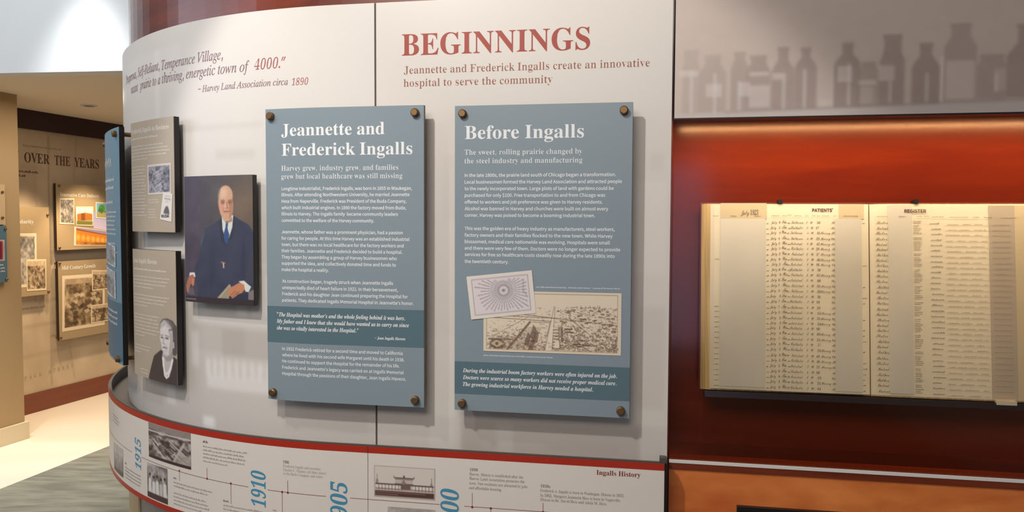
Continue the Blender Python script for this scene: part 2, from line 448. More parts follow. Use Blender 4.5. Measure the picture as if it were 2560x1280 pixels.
# ------------------------------------------------------------------ the lines of print: text, style, left, right, baseline, cap height (metres)
J_TITLE = [
    ('Jeannette and', 'B', -1.1133, -0.7833, 1.8591, 0.0366),
    ('Frederick Ingalls', 'B', -1.1125, -0.6965, 1.7988, 0.0367)]
J_SUB = [
    ('Harvey grew, industry grew, and families', 'R', -1.1144, -0.7406, 1.7529, 0.0156),
    ('grew but local healthcare was still missing', 'R', -1.1146, -0.7278, 1.7278, 0.0156)]
J_BODY = [
    ('Longtime industrialist, Frederick Ingalls, was born in 1855 in Waukegan,', 'S', -1.114, -0.698, 1.693, 0.0102),
    ('Illinois. After attending Northwestern University, he married Jeannette', 'S', -1.1142, -0.7057, 1.6742, 0.0102),
    ('Hess from Naperville. Frederick was President of the Buda Company,', 'S', -1.1144, -0.7151, 1.6544, 0.0102),
    ('which built industrial engines. In 1890 the factory moved from Buda,', 'S', -1.1146, -0.7164, 1.6346, 0.0102),
    ('Illinois to Harvey. The Ingalls family  became community leaders', 'S', -1.1148, -0.7417, 1.6154, 0.0102),
    ('committed to the welfare of the Harvey community.', 'S', -1.115, -0.8166, 1.5953, 0.0102),
    ('Jeannette, whose father was a prominent physician, had a passion', 'S', -1.1153, -0.7268, 1.56, 0.0102),
    ('for caring for people. At this time Harvey was an established industrial', 'S', -1.1155, -0.7058, 1.5404, 0.0102),
    ('town, but there was no local healthcare for the factory workers and', 'S', -1.1157, -0.7239, 1.5208, 0.0102),
    ('their families. Jeannette and Frederick decided to build a hospital.', 'S', -1.1159, -0.7282, 1.5015, 0.0102),
    ('They began by assembling a group of Harvey businessmen who', 'S', -1.1161, -0.7455, 1.4823, 0.0103),
    ('supported the idea, and collectively donated time and funds to', 'S', -1.1163, -0.7485, 1.4629, 0.0103),
    ('make the hospital a reality.', 'S', -1.1164, -0.9622, 1.4433, 0.0103)]
J_BODY_LOW = [
    ('As construction began, tragedy struck when Jeannette Ingalls', 'S', -1.1144, -0.7573, 1.4075, 0.0103),
    ('unexpectedly died of heart failure in 1922. In their bereavement,', 'S', -1.1146, -0.7422, 1.3874, 0.0103),
    ('Frederick and his daughter Jean continued preparing the Hospital for', 'S', -1.1148, -0.7113, 1.3679, 0.0103),
    ("patients. They dedicated Ingalls Memorial Hospital in Jeannette's honor.", 'S', -1.115, -0.6932, 1.3481, 0.0103),
    ('In 1932 Frederick retired for a second time and moved to California', 'S', -1.1165, -0.7279, 1.1961, 0.0104),
    ('where he lived with his second wife Margaret until his death in 1938.', 'S', -1.1167, -0.7223, 1.1766, 0.0104),
    ('He continued to support the Hospital for the remainder of his life.', 'S', -1.1169, -0.7375, 1.1574, 0.0104),
    ("Frederick and Jeannette's legacy was carried on at Ingalls Memorial", 'S', -1.1171, -0.7246, 1.1377, 0.0104),
    ('Hospital through the passions of their daughter, Jean Ingalls Havens.', 'S', -1.1173, -0.7173, 1.1183, 0.0104)]
J_QUOTE = [
    ('\u201cThe Hospital was mother\u2019s and the whole feeling behind it was hers.', 'BI', -1.1345, -0.72, 1.3016, 0.0121),
    ('My father and I knew that she would have wanted us to carry on since', 'BI', -1.1347, -0.7079, 1.2808, 0.0121),
    ('she was so vitally interested in the Hospital.\u201d', 'BI', -1.1349, -0.867, 1.2599, 0.0121),
    ('\u2013 Jean Ingalls Havens', 'BI', -0.8157, -0.7188, 1.241, 0.0084)]
B_TITLE = [
    ('Before Ingalls', 'B', -0.5365, -0.1872, 1.8408, 0.0381)]
B_SUB = [
    ('The sweet, rolling prairie changed by', 'R', -0.5372, -0.1912, 1.7951, 0.0149),
    ('the steel industry and manufacturing', 'R', -0.5372, -0.1909, 1.7699, 0.0149)]
B_BODY = [
    ('In the late 1800s, the prairie land south of Chicago began a transformation.', 'S', -0.5367, -0.0949, 1.7303, 0.0097),
    ('Local businessmen formed the Harvey Land Association and attracted people', 'S', -0.5367, -0.0781, 1.7106, 0.0097),
    ('to the newly incorporated town. Large plots of land with gardens could be', 'S', -0.5366, -0.1011, 1.6912, 0.0097),
    ('purchased for only $100. Free transportation to and from Chicago was', 'S', -0.5366, -0.125, 1.6718, 0.0097),
    ('offered to workers and job preference was given to Harvey residents.', 'S', -0.5365, -0.1319, 1.6521, 0.0097),
    ('Alcohol was banned in Harvey and churches were built on almost every', 'S', -0.5365, -0.1161, 1.6326, 0.0097),
    ('corner. Harvey was poised to become a booming industrial town.', 'S', -0.5365, -0.153, 1.6133, 0.0097),
    ('This was the golden era of heavy industry as manufacturers, steel workers,', 'S', -0.5364, -0.0972, 1.5743, 0.0097),
    ('factory owners and their families flocked to the new town. While Harvey', 'S', -0.5364, -0.1028, 1.5548, 0.0097),
    ('blossomed, medical care nationwide was evolving. Hospitals were small', 'S', -0.5363, -0.1104, 1.5356, 0.0097),
    ('and there were very few of them. Doctors were no longer expected to provide', 'S', -0.5363, -0.081, 1.5163, 0.0098),
    ('services for free so healthcare costs steadily rose during the late 1890s into', 'S', -0.5362, -0.0964, 1.4975, 0.0098),
    ('the twentieth century.', 'S', -0.5362, -0.4044, 1.4771, 0.0098)]
B_CAPTION = [
    ('Left, 1890s advertisement depicting \u201cAll Roads Lead to Harvey.\u201d Courtesy of The Harvey Tribune', 'S', -0.3226, -0.0806, 1.4078, 0.0036),
    ('Above, illustration of growing Harvey in the 1890s. Courtesy of the Harvey Tribune', 'S', -0.4788, -0.2721, 1.2027, 0.0037)]
B_QUOTE = [
    ('During the industrial boom factory workers were often injured on the job.', 'BI', -0.5411, -0.0857, 1.1516, 0.0115),
    ('Doctors were scarce so many workers did not receive proper medical care.', 'BI', -0.541, -0.0874, 1.1309, 0.0116),
    ('The growing industrial workforce in Harvey needed a hospital.', 'BI', -0.541, -0.1542, 1.1101, 0.0116)]
W_TITLE = [
    ('BEGINNINGS', 'B', -0.7466, -0.1763, 2.1015, 0.0638)]
W_SUB = [
    ('Jeannette and Frederick Ingalls create an innovative', 'R', -0.74, -0.0045, 2.0467, 0.0248),
    ('hospital to serve the community', 'R', -0.7416, -0.2854, 2.0078, 0.0249)]
L_QUOTE = [
    ('Temperance Village,', 'I', -1.7239, -1.3815, 2.1246, 0.0351),
    ('Self-Reliant,', 'I', -1.941, -1.7391, 2.1271, 0.0354),
    ('thriving, energetic town of', 'I', -1.7225, -1.2699, 2.0775, 0.0337),
    ('4000', 'RI', -1.2504, -1.1588, 2.0796, 0.0303),
    ('.\u201d', 'I', -1.1573, -1.1306, 2.0801, 0.0299),
    ('\u2013 Harvey Land Association circa', 'I', -1.503, -1.1239, 2.0257, 0.0228),
    ('1890', 'RI', -1.1102, -1.0524, 2.0233, 0.0202)]
R_TITLE = [
    ('Ingalls History', 'B', -0.1411, -0.0161, 0.8735, 0.0137)]
R_TEXT = [
    ('1890', 'B', -0.5152, -0.4905, 0.8612, 0.009),
    ('Harvey, Illinois is established after the', 'R', -0.516, -0.3548, 0.8479, 0.009),
    ('Harvey Land Association promotes the', 'R', -0.516, -0.3506, 0.8349, 0.009),
    ('town. New residents are attracted by jobs', 'R', -0.5165, -0.3421, 0.8205, 0.009),
    ('and affordable housing.', 'R', -0.5171, -0.4189, 0.8066, 0.009),
    ('1850s', 'B', -0.3034, -0.2745, 0.8258, 0.0089),
    ('Frederick A. Ingalls is born in Waukegan, Illinois in 1855.', 'R', -0.3039, -0.0611, 0.8127, 0.0089),
    ('In 1862, Margaret Jeannette Hess is born in Naperville,', 'R', -0.3038, -0.0716, 0.7985, 0.0089),
    ('Illinois to Dr. David Hess and Adela M. Hess.', 'R', -0.3037, -0.1102, 0.7857, 0.0089)]
R_Q3 = {
    't3': [(-0.4511, 0.7524)],
    't4': [(-0.2954, 0.7804), (-0.2953, 0.7538)],
    'cap': [(0.0364, 0.9147), (0.0361, 0.9322), (0.0517, 0.9331)],
    'end': [(0.0522, 0.8982), (0.0533, 0.7797)],
    'stripe': [(-0.2683, 0.9155), (-0.2682, 0.8962)]}

# ================================================================== THE ROOM
def box_w(name, x0, x1, y0, y1, z0, z1, m, parent=None):
    S = PlaneSurf((0, 0, 0), (1, 0, 0), (0, 0, 1), (0, 1, 0))
    return slab(name, S, x0, x1, z0, z1, y0, y1, m, parent)

struct(box_w('floor', -7, 4, -4, 12, -.06, 0, M['tile']))
# carpet: its left edge runs almost along the mural wall
cx, cy = 0.2087, 0.978
CS = PlaneSurf((-3.0210, 4.476, 0), (cx, cy, 0), (cy, -cx, 0), (0, 0, 1))
struct(slab('floor_carpet', CS, -7.5, 3.2, 0, 6.0, 0.0005, .006, M['carpet']))
struct(box_w('ceiling', -7, 4, -4, 12, 3.75, 3.85, M['paint_white']))
# bulkhead above the low ceiling of the passage on the left
BK = PlaneSurf((-3.128, 4.735, 0), (.9930, -.1180, 0), (0, 0, 1), (-.1180, -.9930, 0))
struct(slab('wall_bulkhead', BK, -2.4, 1.25, 2.49, 3.75, -.12, 0, M['paint_white']))
struct(slab('ceiling_low', BK, -2.4, 1.25, 2.49, 2.56, -6.0, -.12, M['soffit']))

# mural wall with its printed old map
cv = Canvas(210, 130, (196, 176, 148))
n1 = cv.noise(5, 4, 3, 4); n2 = cv.noise(14, 10, 8, 3)
cv.shade(n1 - .5, 46); cv.shade(n2 - .5, 22)
MT0, MT1, MZ0, MZ1 = -.45, 1.75, .16, 2.335
def mu(t, z): return ((t - MT0) / (MT1 - MT0), (MZ1 - z) / (MZ1 - MZ0))
cv.line([mu(.325, 2.3), mu(.305, .2)], .004, (120, 100, 80), .7)
for z in (.92, .72, .48, 1.32): cv.line([mu(-.3, z - .012), mu(.35, z), mu(1.5, z + .03)], .003, (132, 110, 88), .55)
for pts in ([(.16, 1.32), (.16, .92), (.31, .9)], [(.2, 1.75), (.2, 1.62), (.3, 1.62)], [(.5, .5), (.55, .2)], [(.62, 2.3), (.58, 1.95)], [(.2, .9), (.28, .98), (.34, 1.3)]):
    cv.line([mu(*p) for p in pts], .003, (128, 106, 84), .5)
cv.rect(*mu(.02, 2.05), *mu(.2, 1.72), (150, 126, 100), .25)
mural = struct(slab('wall_left', MW, -3.2, 4.5, 0, 2.52, -.15, -.001, M['paint_beige']))
picture('mural_print', cv, MW, q4(MT0, MT1, MZ0, MZ1), .001, M['print_matte'], mural)
struct(slab('trim_1', MW, -3.2, 4.5, 2.335, 2.489, .002, .03, M['dark_wood']))
struct(slab('baseboard_left', MW, -3.2, 4.5, 0.0005, .157, .002, .018, M['baseboard']))
T(mural, 'heading_lettering', M['brown_ink'], 'N', 'B', -.065, .042, 2.066, .081, MW, .002)
T(mural, 'heading_lettering', M['brown_ink'], 'OVER', 'B', .0885, .3326, 2.064, .080, MW, .002)
T(mural, 'heading_lettering', M['brown_ink'], 'THE', 'B', .3841, .5474, 2.063, .080, MW, .002)
T(mural, 'heading_lettering', M['brown_ink'], 'YEARS', 'B', .5897, .8687, 2.062, .080, MW, .002)
small_print(mural, 'small_lettering', M['brown_ink'], -.08, .235, 1.978, .018, MW, .002, 3)
small_print(mural, 'small_lettering', M['brown_ink'], -.08, .115, 1.943, .018, MW, .002, 4)
for k, ch in enumerate('PAGE STREET'):
    if ch != ' ': T(mural, 'map_lettering', M['map_ink'], ch, 'R', .04 + k * .047, .04 + k * .047 + .024, .285 + k * .002, .030, MW, .002)
small_print(mural, 'map_lettering', M['map_ink'], .08, .45, 2.19, .016, MW, .002, 5)
small_print(mural, 'map_lettering', M['map_ink'], .02, .26, .86, .02, MW, .002, 6)
small_print(mural, 'map_lettering', M['map_ink'], .30, .46, .60, .02, MW, .002, 9)

# pier standing in front of the mural wall
struct(slab('wall_pier', PW, -2.6, .203, 0, 2.49, -.60, 0, M['pier_paint']))
struct(slab('baseboard_pier', PW, -2.6, .222, 0.0005, .125, .0005, .022, M['paint_cream']))

# ------------------------------------------------------------------ the round-ended display wall
core = []
E0 = -.026
for a in (.0635, -.3, A0): core.append(DR.P(a, 0, E0))
for k in range(1, 61): core.append(DR.P(A0 - RAD * math.pi * k / 60, 0, E0))
pB = core[-1]; back = np.array([pB[0] + 2.6 * ux, pB[1] + 2.6 * uy, 0]); core.append(back)
core.append(DR.P(1.66, 0, -.25)); core.append(DR.P(.0635, 0, -.25))
n = len(core); V = [c + np.array([0, 0, 0]) for c in core] + [c + np.array([0, 0, 3.2]) for c in core]
F = [(i, (i + 1) % n, (i + 1) % n + n, i + n) for i in range(n)] + [tuple(range(n))[::-1], tuple(range(n, 2 * n))]
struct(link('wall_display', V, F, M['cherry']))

# plinth under the timeline rail
plinth = struct(slab('wall_plinth', DR, -3.6, .06, .007, .60, E0 + .001, -.004, M['drum_grey'], None, 40))
slab('plinth_veneer', DR, -3.6, -2.02, .008, .599, -.003, .004, M['maple'], plinth, 26)

# ================================================================== WHITE GRAPHIC PANELS ON THE WALL
ZB_, ZT_ = .872, 2.2635
def wall_canvas(w_, h_, a0, a1, bg):
    c = Canvas(w_, h_, bg)
    return c, (lambda a, z: ((a - a0) / (a1 - a0), (ZT_ - z) / (ZT_ - ZB_)))
# curved one with the quotation; a very faint printed photograph of a street front
LA0, LA1 = -3.9, -.8345
cv, uv = wall_canvas(330, 150, LA0, LA1, (222, 218, 213))
def gh(c, a0, a1, z0, z1, d, al=1.0):
    (x0, y0), (x1, y1) = uv(a0, z1), uv(a1, z0)
    col = (255, 255, 255) if d > 0 else (150, 140, 134)
    c.rect(x0, y0, x1, y1, col, min(.8, abs(d) * al * 1.3))
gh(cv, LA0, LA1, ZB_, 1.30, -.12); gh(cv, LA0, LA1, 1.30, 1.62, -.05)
gh(cv, -1.60, -1.22, 1.90, 1.915, -.10); gh(cv, -1.62, -1.50, 1.72, 1.90, .18); gh(cv, -1.42, -1.25, 1.80, 1.83, -.10)
for a in (-1.335, -1.275, -1.215, -1.155, -1.09, -1.03): gh(cv, a, a + .045, 1.285, 1.425, .34)
gh(cv, -1.55, -.86, 1.255, 1.275, .20); gh(cv, -1.55, -.86, 1.44, 1.46, .16); gh(cv, -1.55, -1.30, 1.16, 1.25, -.10)
gh(cv, -1.40, -1.05, 1.15, 1.24, -.16); gh(cv, -1.10, -.86, 1.18, 1.42, .12)
for i in range(9):
    a = -1.47 + i * .033; (x, y) = uv(a, 1.122); cv.ell(x, y, .004, .012, (255, 250, 246), .5, .4); gh(cv, a - .012, a + .012, 1.075, 1.11, .38)
gh(cv, -1.48, -1.17, 1.035, 1.08, .34); gh(cv, -1.50, -1.44, .90, .936, .55)
gh(cv, -1.72, -1.66, .95, 1.05, .30); gh(cv, -1.95, -1.75, .93, .99, -.12); gh(cv, -1.15, -.86, .93, 1.0, -.08)
gh(cv, -1.56, -1.52, 1.10, 1.22, .28); gh(cv, -2.1, -1.6, 2.14, 2.2, .10); gh(cv, -1.78, -1.74, 1.94, 2.2, .16)
g1 = thing('graphic_panel', 'curved white graphic panel with a faded quotation round the end of the wall', 'graphic panel', DR.P(-1.4, ZB_, 0))
slab('backing_sheet', DR, LA0, LA1, ZB_, ZT_, -.0245, -.001, M['laminate_edge'], g1, 84)
picture('printed_face', cv, DR, q4(LA0, LA1, ZB_, ZT_), 0, M['print'], g1)
E_ = .0003
V_INK = M['violet_ink']
for (tx, st, a0, a1, z, cap) in L_QUOTE:
    T(g1, 'quotation_lettering' if tx[0] not in '\u2013' and tx != '1890' else 'credit_lettering', M['rose_ink'] if tx in ('4000', '.\u201d', '1890') else V_INK, tx, st, a0, a1, z, .033 if cap > .025 else .0215, DR, E_)
T(g1, 'quotation_lettering', V_INK, 'Prosperous,', 'I', -2.14, -1.957, 2.127, .033, DR, E_)
T(g1, 'quotation_lettering', V_INK, 'prairie to a', 'I', -1.922, -1.735, 2.0775, .033, DR, E_)
T(g1, 'quotation_lettering', V_INK, 'vacant', 'I', -2.045, -1.945, 2.0775, .033, DR, E_)

# flat one with the heading
HA0, HA1 = -.8285, .0590
cv, uv = wall_canvas(120, 150, HA0, HA1, (222, 217, 211))
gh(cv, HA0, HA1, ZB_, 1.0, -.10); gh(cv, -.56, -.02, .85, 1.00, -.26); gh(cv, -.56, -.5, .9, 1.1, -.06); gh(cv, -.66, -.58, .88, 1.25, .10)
gh(cv, -.45, -.40, .87, .99, .10); gh(cv, -.30, -.08, .915, .93, -.12); gh(cv, -.03, .05, 1.05, 1.35, -.09); gh(cv, -.04, .05, 1.45, 1.72, .10)
gh(cv, -.62, -.57, 1.6, 1.8, -.04); gh(cv, .0, .04, 1.75, 1.80, -.06)
g2 = thing('graphic_panel', 'flat white graphic panel with the large red BEGINNINGS heading', 'graphic panel', DR.P(-.38, ZB_, 0))
slab('backing_sheet', DR, HA0, HA1, ZB_, ZT_, -.0245, -.001, M['laminate_edge'], g2, 4)
picture('printed_face', cv, DR, q4(HA0, HA1, ZB_, ZT_), 0, M['print'], g2)
for (tx, st, a0, a1, z, cap) in W_TITLE: T(g2, 'heading_lettering', M['red_ink'], tx, st, a0, a1, z, cap, DR, E_)
for (tx, st, a0, a1, z, cap) in W_SUB: T(g2, 'subheading_lettering', M['rust_ink'], tx, st, a0, a1, z, .0225, DR, E_)

# panel above the showcase: pale picture of old medicine bottles on a shelf
PA0, PA1, PZ0, PZ1 = .0655, 1.66, 1.8935, 2.75
cv = Canvas(330, 178, (206, 191, 182))
def bp(x, y):     # measured on the picture: 2.667 units to the pixel
    return (((.0632 + (x - 125) * .000389) - PA0) / (PA1 - PA0), (PZ1 - (2.2319 - y * .000425)) / (PZ1 - PZ0))
def bottle(x, hw, ysh, nw, yn, yb, al, neck=0):
    P = [(x - hw, yb), (x - hw, ysh + neck), (x - hw * .8, ysh), (x - nw, ysh - (ysh - yn) * .35), (x - nw, yn + 30), (x - nw - 6, yn + 28), (x - nw - 6, yn), (x + nw + 6, yn), (x + nw + 6, yn + 28), (x + nw, yn + 30), (x + nw, ysh - (ysh - yn) * .35), (x + hw * .8, ysh), (x + hw, ysh + neck), (x + hw, yb)]
    cv.poly([bp(*p) for p in P], (166, 149, 142), al * .85)
def lab(x0, y0, x1, y1, al=.6): cv.rect(*bp(x0, y0), *bp(x1, y1), (222, 211, 205), al)
for t in [(245, 62, 430, 48, 345, 770, .35), (400, 95, 470, 52, 380, 765, .45), (590, 60, 440, 34, 365, 755, .6), (720, 85, 470, 52, 392, 752, .75), (890, 78, 470, 34, 345, 752, .85), (1045, 76, 450, 30, 352, 752, .9),
          (1325, 90, 440, 34, 328, 748, 1), (1470, 80, 500, 40, 455, 745, .75), (1622, 82, 420, 56, 288, 742, 1), (1840, 90, 470, 40, 348, 735, 1), (2060, 105, 350, 62, 230, 720, .7), (2260, 90, 470, 70, 430, 712, .7), (2460, 110, 420, 40, 250, 705, .9)]:
    bottle(*t, neck=30)
for t in [(165, 480, 300, 520), (355, 575, 468, 660), (585, 565, 665, 660), (655, 500, 795, 530), (655, 590, 800, 735), (820, 515, 910, 555), (1262, 480, 1355, 580), (1400, 575, 1520, 605), (1530, 482, 1640, 580), (1970, 465, 2150, 710), (1415, 610, 1500, 725, .35), (2280, 520, 2350, 660, .35), (1135, 690, 1235, 750, .4)]: lab(*t)
for x, y0, y1 in ((250, 490, 760), (417, 510, 770), (590, 570, 755), (897, 560, 745), (1040, 500, 745), (1338, 470, 725), (1612, 590, 712), (1850, 545, 715), (1945, 440, 715), (2290, 560, 660)):
    cv.line([bp(x, y0), bp(x, y1)], .005, (222, 216, 214), .6)
cv.poly([bp(100, 772), bp(2600, 715), bp(4600, 680), bp(4600, 780), bp(100, 830)], (205, 198, 195), .7)
cv.line([bp(500, 762), bp(2600, 716)], .004, (160, 150, 146), .6)
cv.shade(cv.noise(40, 30, 4, 2) - .5, 5)
g3 = thing('graphic_panel', 'pale printed panel of old medicine bottles on a shelf, above the showcase', 'graphic panel', DR.P(.8, PZ0, 0))
slab('backing_sheet', DR, PA0, PA1, PZ0, PZ1, -.018, -.001, M['black'], g3)
picture('printed_face', cv, DR, q4(PA0 + .001, PA1, PZ0 + .004, PZ1), 0, M['print'], g3)

# ================================================================== STANDOFF INFORMATION PANELS
def board(parent, a0, a1, z0, z1, ef, th, mface, name='board'):
    return slab(name, DR, a0, a1, z0, z1, ef - th, ef, mface, parent, nseg(a0, a1) * 2)
EF = .055
def info_panel(label, a0, a1, z0, z1, band, bolts):
    t = thing('information_panel', label, 'information panel', DR.P((a0 + a1) / 2, z0, EF), 'blue standoff information panels')
    slab('board', DR, a0, a1, z0, z1, EF - .012, EF, M['blue'], t, 12)
    slab('edge_backing', DR, a0 + .0005, a1 + .0006, z0 + .0005, z1 - .0005, EF - .013, EF - .0015, M['bronze_edge'], t, 12)
    t_band = strip_on(t, 'quotation_band', M['blue_band'], a0, a1, band[0], band[1], DR, EF + .0004, 12)
    for (x, y) in bolts: bolt(DR, x, y, t, EF)
    return t, t_band
M['bronze_edge'] = mat('brown_edge', rgb(120, 100, 84), .5)
tj, jband = info_panel('blue panel with a two-line white title, four paragraphs and a quotation band', -1.1675, -.661, 1.039, 1.943, (1.220, 1.333), [(-1.147, 1.9208), (-.687, 1.9208), (-1.147, 1.062), (-.687, 1.062)])
EL = EF + .0003
for (key, nm, ink, rows) in ((tj, 'title_lettering', 'white_ink', J_TITLE), (tj, 'subtitle_lettering', 'white_ink', J_SUB), (tj, 'body_lettering', 'white_ink', J_BODY[:6]), (tj, 'body_lettering', 'white_ink', J_BODY[6:]), (tj, 'body_lettering', 'white_ink', J_BODY_LOW[:4]), (tj, 'body_lettering', 'white_ink', J_BODY_LOW[4:]), (jband, 'quotation_lettering', 'white_ink', J_QUOTE[:3]), (jband, 'credit_lettering', 'white_ink', J_QUOTE[3:])):
    G(GRP[0] + 1)
    for (tx, st, a0, a1, z, cap) in rows: T(key, nm, M[ink], tx, st, a0, a1, z, cap if st != 'S' else .0098, DR, EL + (.0004 if key is jband else 0))
tb, bband = info_panel('blue panel with a one-line white title, an old engraving and a tilted advertisement', -.5665, -.050, 1.037, 1.938, (1.0865, 1.1835), [(-.542, 1.9147), (-.0745, 1.9147), (-.542, 1.059), (-.0745, 1.059)])
for (nm, rows) in (('title_lettering', B_TITLE), ('subtitle_lettering', B_SUB), ('body_lettering', B_BODY[:7]), ('body_lettering', B_BODY[7:]), ('caption_lettering', B_CAPTION[:1]), ('caption_lettering', B_CAPTION[1:]), ('quotation_lettering', B_QUOTE)):
    G(GRP[0] + 1)
    for (tx, st, a0, a1, z, cap) in rows: T(bband if nm == 'quotation_lettering' else tb, nm, M['white_ink'], tx, st, a0, a1, z, cap if st != 'S' or nm == 'caption_lettering' else .0096, DR, EL + (.0004 if nm == 'quotation_lettering' else 0))

# bird's-eye engraving of a town
cv = Canvas(380, 174, (226, 212, 190))
INK = (88, 62, 48); rr = random.Random(5)
cv.rect(.022, .035, .975, .962, (150, 122, 100)); cv.rect(.025, .043, .972, .956, (228, 214, 192))
def eng(x, y): return x, y
nz = .55 * cv.noise(120, 86, 11, 2) + .45 * cv.noise(60, 60, 12, 2); nb = cv.noise(9, 7, 2, 2)
inside = ((cv.u > .026) & (cv.u < .971) & (cv.v > .24) & (cv.v < .953)).astype(float)
dens = np.clip((cv.v - .22) * 1.1, 0, .75) * (1 - .75 * ((cv.u < .5) & (cv.v < .62)) ) * (1 - .5 * ((cv.u > .32) & (cv.u < .5) & (cv.v < .8)))
dens = np.where((cv.u > .56) & (cv.v > .24), np.maximum(dens, .42), dens)
cv.put(inside * np.clip((nz - .635 + dens * .25) * 8, 0, 1), INK, .55)
cv.put(inside * np.clip((cv.v - .78) * 2.4, 0, 1) * np.clip((nb - .42) * 3, 0, 1), (130, 96, 60), .45)
ROAD = (232, 219, 198)
cv.poly([(.513, .235), (.525, .235), (.505, .955), (.455, .955)], ROAD)
cv.line([(.52, .24), (.455, .95)], .003, INK, .7); cv.line([(.527, .24), (.507, .95)], .003, INK, .7)
cv.line([(.04, .62), (.06, .74), (.32, .41)], .008, ROAD); cv.line([(.06, .75), (.33, .42)], .003, INK, .6)
cv.line([(.18, .95), (.345, .50)], .016, (120, 92, 72), .8); cv.line([(.215, .95), (.36, .50)], .006, ROAD)
cv.line([(.07, .44), (.5, .48)], .004, INK, .8); cv.line([(.3, .38), (.95, .52)], .006, (120, 96, 78), .7); cv.line([(.04, .40), (.55, .43)], .004, INK, .6)
cv.line([(.63, .42), (.92, .92)], .008, INK, .5); cv.line([(.66, .45), (.88, .86)], .005, ROAD); cv.line([(.95, .95), (.97, .72)], .012, INK, .5)
cv.line([(.36, .50), (.49, .50), (.47, .72)], .004, INK, .6)
for i in range(7):
    y = .58 + i * .05; cv.rect(.515, y, .555, y + .034, (220, 205, 180)); cv.line([(.515, y + .036), (.557, y + .036), (.557, y)], .005, INK, .8)
cv.poly([(.53, .80), (.56, .80), (.565, .92), (.52, .92)], ROAD); cv.line([(.52, .92), (.565, .92), (.562, .8)], .005, INK, .8)
cv.line([(.575, .58), (.58, .80)], .018, INK, .55)
for (x, y, w_) in ((.60, .60, .05), (.60, .65, .06), (.66, .84, .05), (.66, .88, .06), (.70, .78, .05), (.73, .85, .05)): cv.line([(x, y), (x + w_, y)], .010, INK, .75)
for (x, y) in ((.34, .60), (.36, .68), (.30, .72), (.33, .80)): cv.poly([(x, y + .16), (x + .03, y - .06), (x + .05, y), (x + .04, y + .16)], INK, .55)
cv.ell(.105, .87, .058, .085, INK, .6, .3); cv.poly([(.055, .87), (.10, .80), (.155, .87), (.10, .93)], (206, 188, 160), .9); cv.ell(.10, .87, .012, .026, INK, .7)
for i in range(74):
    x = rr.uniform(.54, .95); y = rr.uniform(.28, .92); k = .004 + .013 * y * rr.uniform(.6, 1.4)
    cv.poly([(x, y), (x + k, y - k * .5), (x + 2 * k, y), (x + 2 * k, y + k), (x, y + k)], (214, 198, 170), .9); cv.line([(x, y), (x, y + k), (x + 2 * k, y + k), (x + 2 * k, y)], .0032, INK, .8); cv.line([(x, y), (x + k, y - k * .5), (x + 2 * k, y)], .0032, INK, .8)
for i in range(40):
    x = rr.uniform(.05, .5); y = rr.uniform(.5, .92); cv.line([(x, y), (x + rr.uniform(.01, .03), y)], .003, INK, .5)
for i in range(9):
    x = .20 + i * .014; cv.line([(x, .94), (x + .12, .58)], .004, INK, .45)
cv.rect(.035, .78, .22, .81, INK, .5)
for i in range(60):
    x = rr.uniform(.56, .96); y = rr.uniform(.26, .8); cv.line([(x, y), (x + rr.uniform(.01, .03), y + rr.uniform(-.01, .02))], .004, INK, .55)
for i in range(18):
    x = rr.uniform(.66, .86); cv.line([(x, .25), (x, .25 - rr.uniform(.01, .045))], .004, INK, .5)
picture('town_engraving', cv, DR, ((-.4785, 1.3965), (-.0758, 1.3965), (-.0758, 1.2173), (-.4785, 1.2173)), EF + .0012, M['print_gloss'], tb)
# advertisement: lines of type running out of one point like rays
cv = Canvas(120, 78, (228, 220, 214))
cv.rect(.07, .085, .93, .915, (110, 100, 104)); cv.rect(.075, .095, .925, .905, (222, 214, 218))
ox, oy = .545, .40; r2 = random.Random(3)
for i in range(40):
    a = 2 * math.pi * i / 40 + .05; dx, dy = math.cos(a), math.sin(a) * 1.5
    L = r2.uniform(.34, .46); k = .07
    while k < L:
        x0, y0, x1, y1 = ox + dx * k, oy + dy * k, ox + dx * (k + .035), oy + dy * (k + .035)
        if .1 < x1 < .9 and .12 < y1 < .88: cv.line([(x0, y0), (x1, y1)], .006 + .009 * k, (92, 84, 92), .75)
        k += .035 + r2.uniform(.008, .02)
cv.ell(ox, oy, .035, .045, (140, 130, 136), .5, .8); cv.ell(ox, oy, .010, .014, (70, 64, 70), .9)
cv.line([(.86, .2), (.84, .45), (.90, .6)], .012, (130, 120, 126), .6)
picture('advertisement_print', cv, DR, ((-.5303, 1.4365), (-.3351, 1.4587), (-.3222, 1.3336), (-.5154, 1.3094)), EF + .0024, M['print_gloss'], tb)

# blue panel round the corner, seen almost edge-on
EF2 = .068
t = thing('information_panel', 'sky-blue curved panel seen nearly edge-on at the far rounded end', 'information panel', DR.P(-2.2, 1.06, EF2), 'blue standoff information panels')
slab('board', DR, -2.47, -1.942, 1.06, 1.94, EF2 - .018, EF2, M['black'], t, 18)
slab('printed_face', DR, -2.4695, -1.9425, 1.0605, 1.9395, EF2 - .001, EF2 + .001, M['blue_bright'], t, 18)
strip_on(t, 'quotation_band', M['blue_deep'], -2.469, -1.943, 1.07, 1.29, DR, EF2 + .0014, 18)
for (x, y) in ((-1.977, 1.9158), (-1.987, 1.0785), (-2.43, 1.9158), (-2.43, 1.0785)): bolt(DR, x, y, t, EF2)
e2 = EF2 + .002
T(t, 'title_lettering', M['white_ink'], 'Before', 'B', -2.42, -2.08, 1.83, .04, DR, e2) if False else None
scrawl(t, 'title_lettering', M['white_ink'], -2.38, -2.06, 1.80, .04, DR, e2, .008, .03, 0)
for i, z in enumerate((1.745, 1.715, 1.66)): small_print(t, 'body_lettering', M['white_ink'], -2.40, -2.0 - .02 * i, z, .012, DR, e2, i)
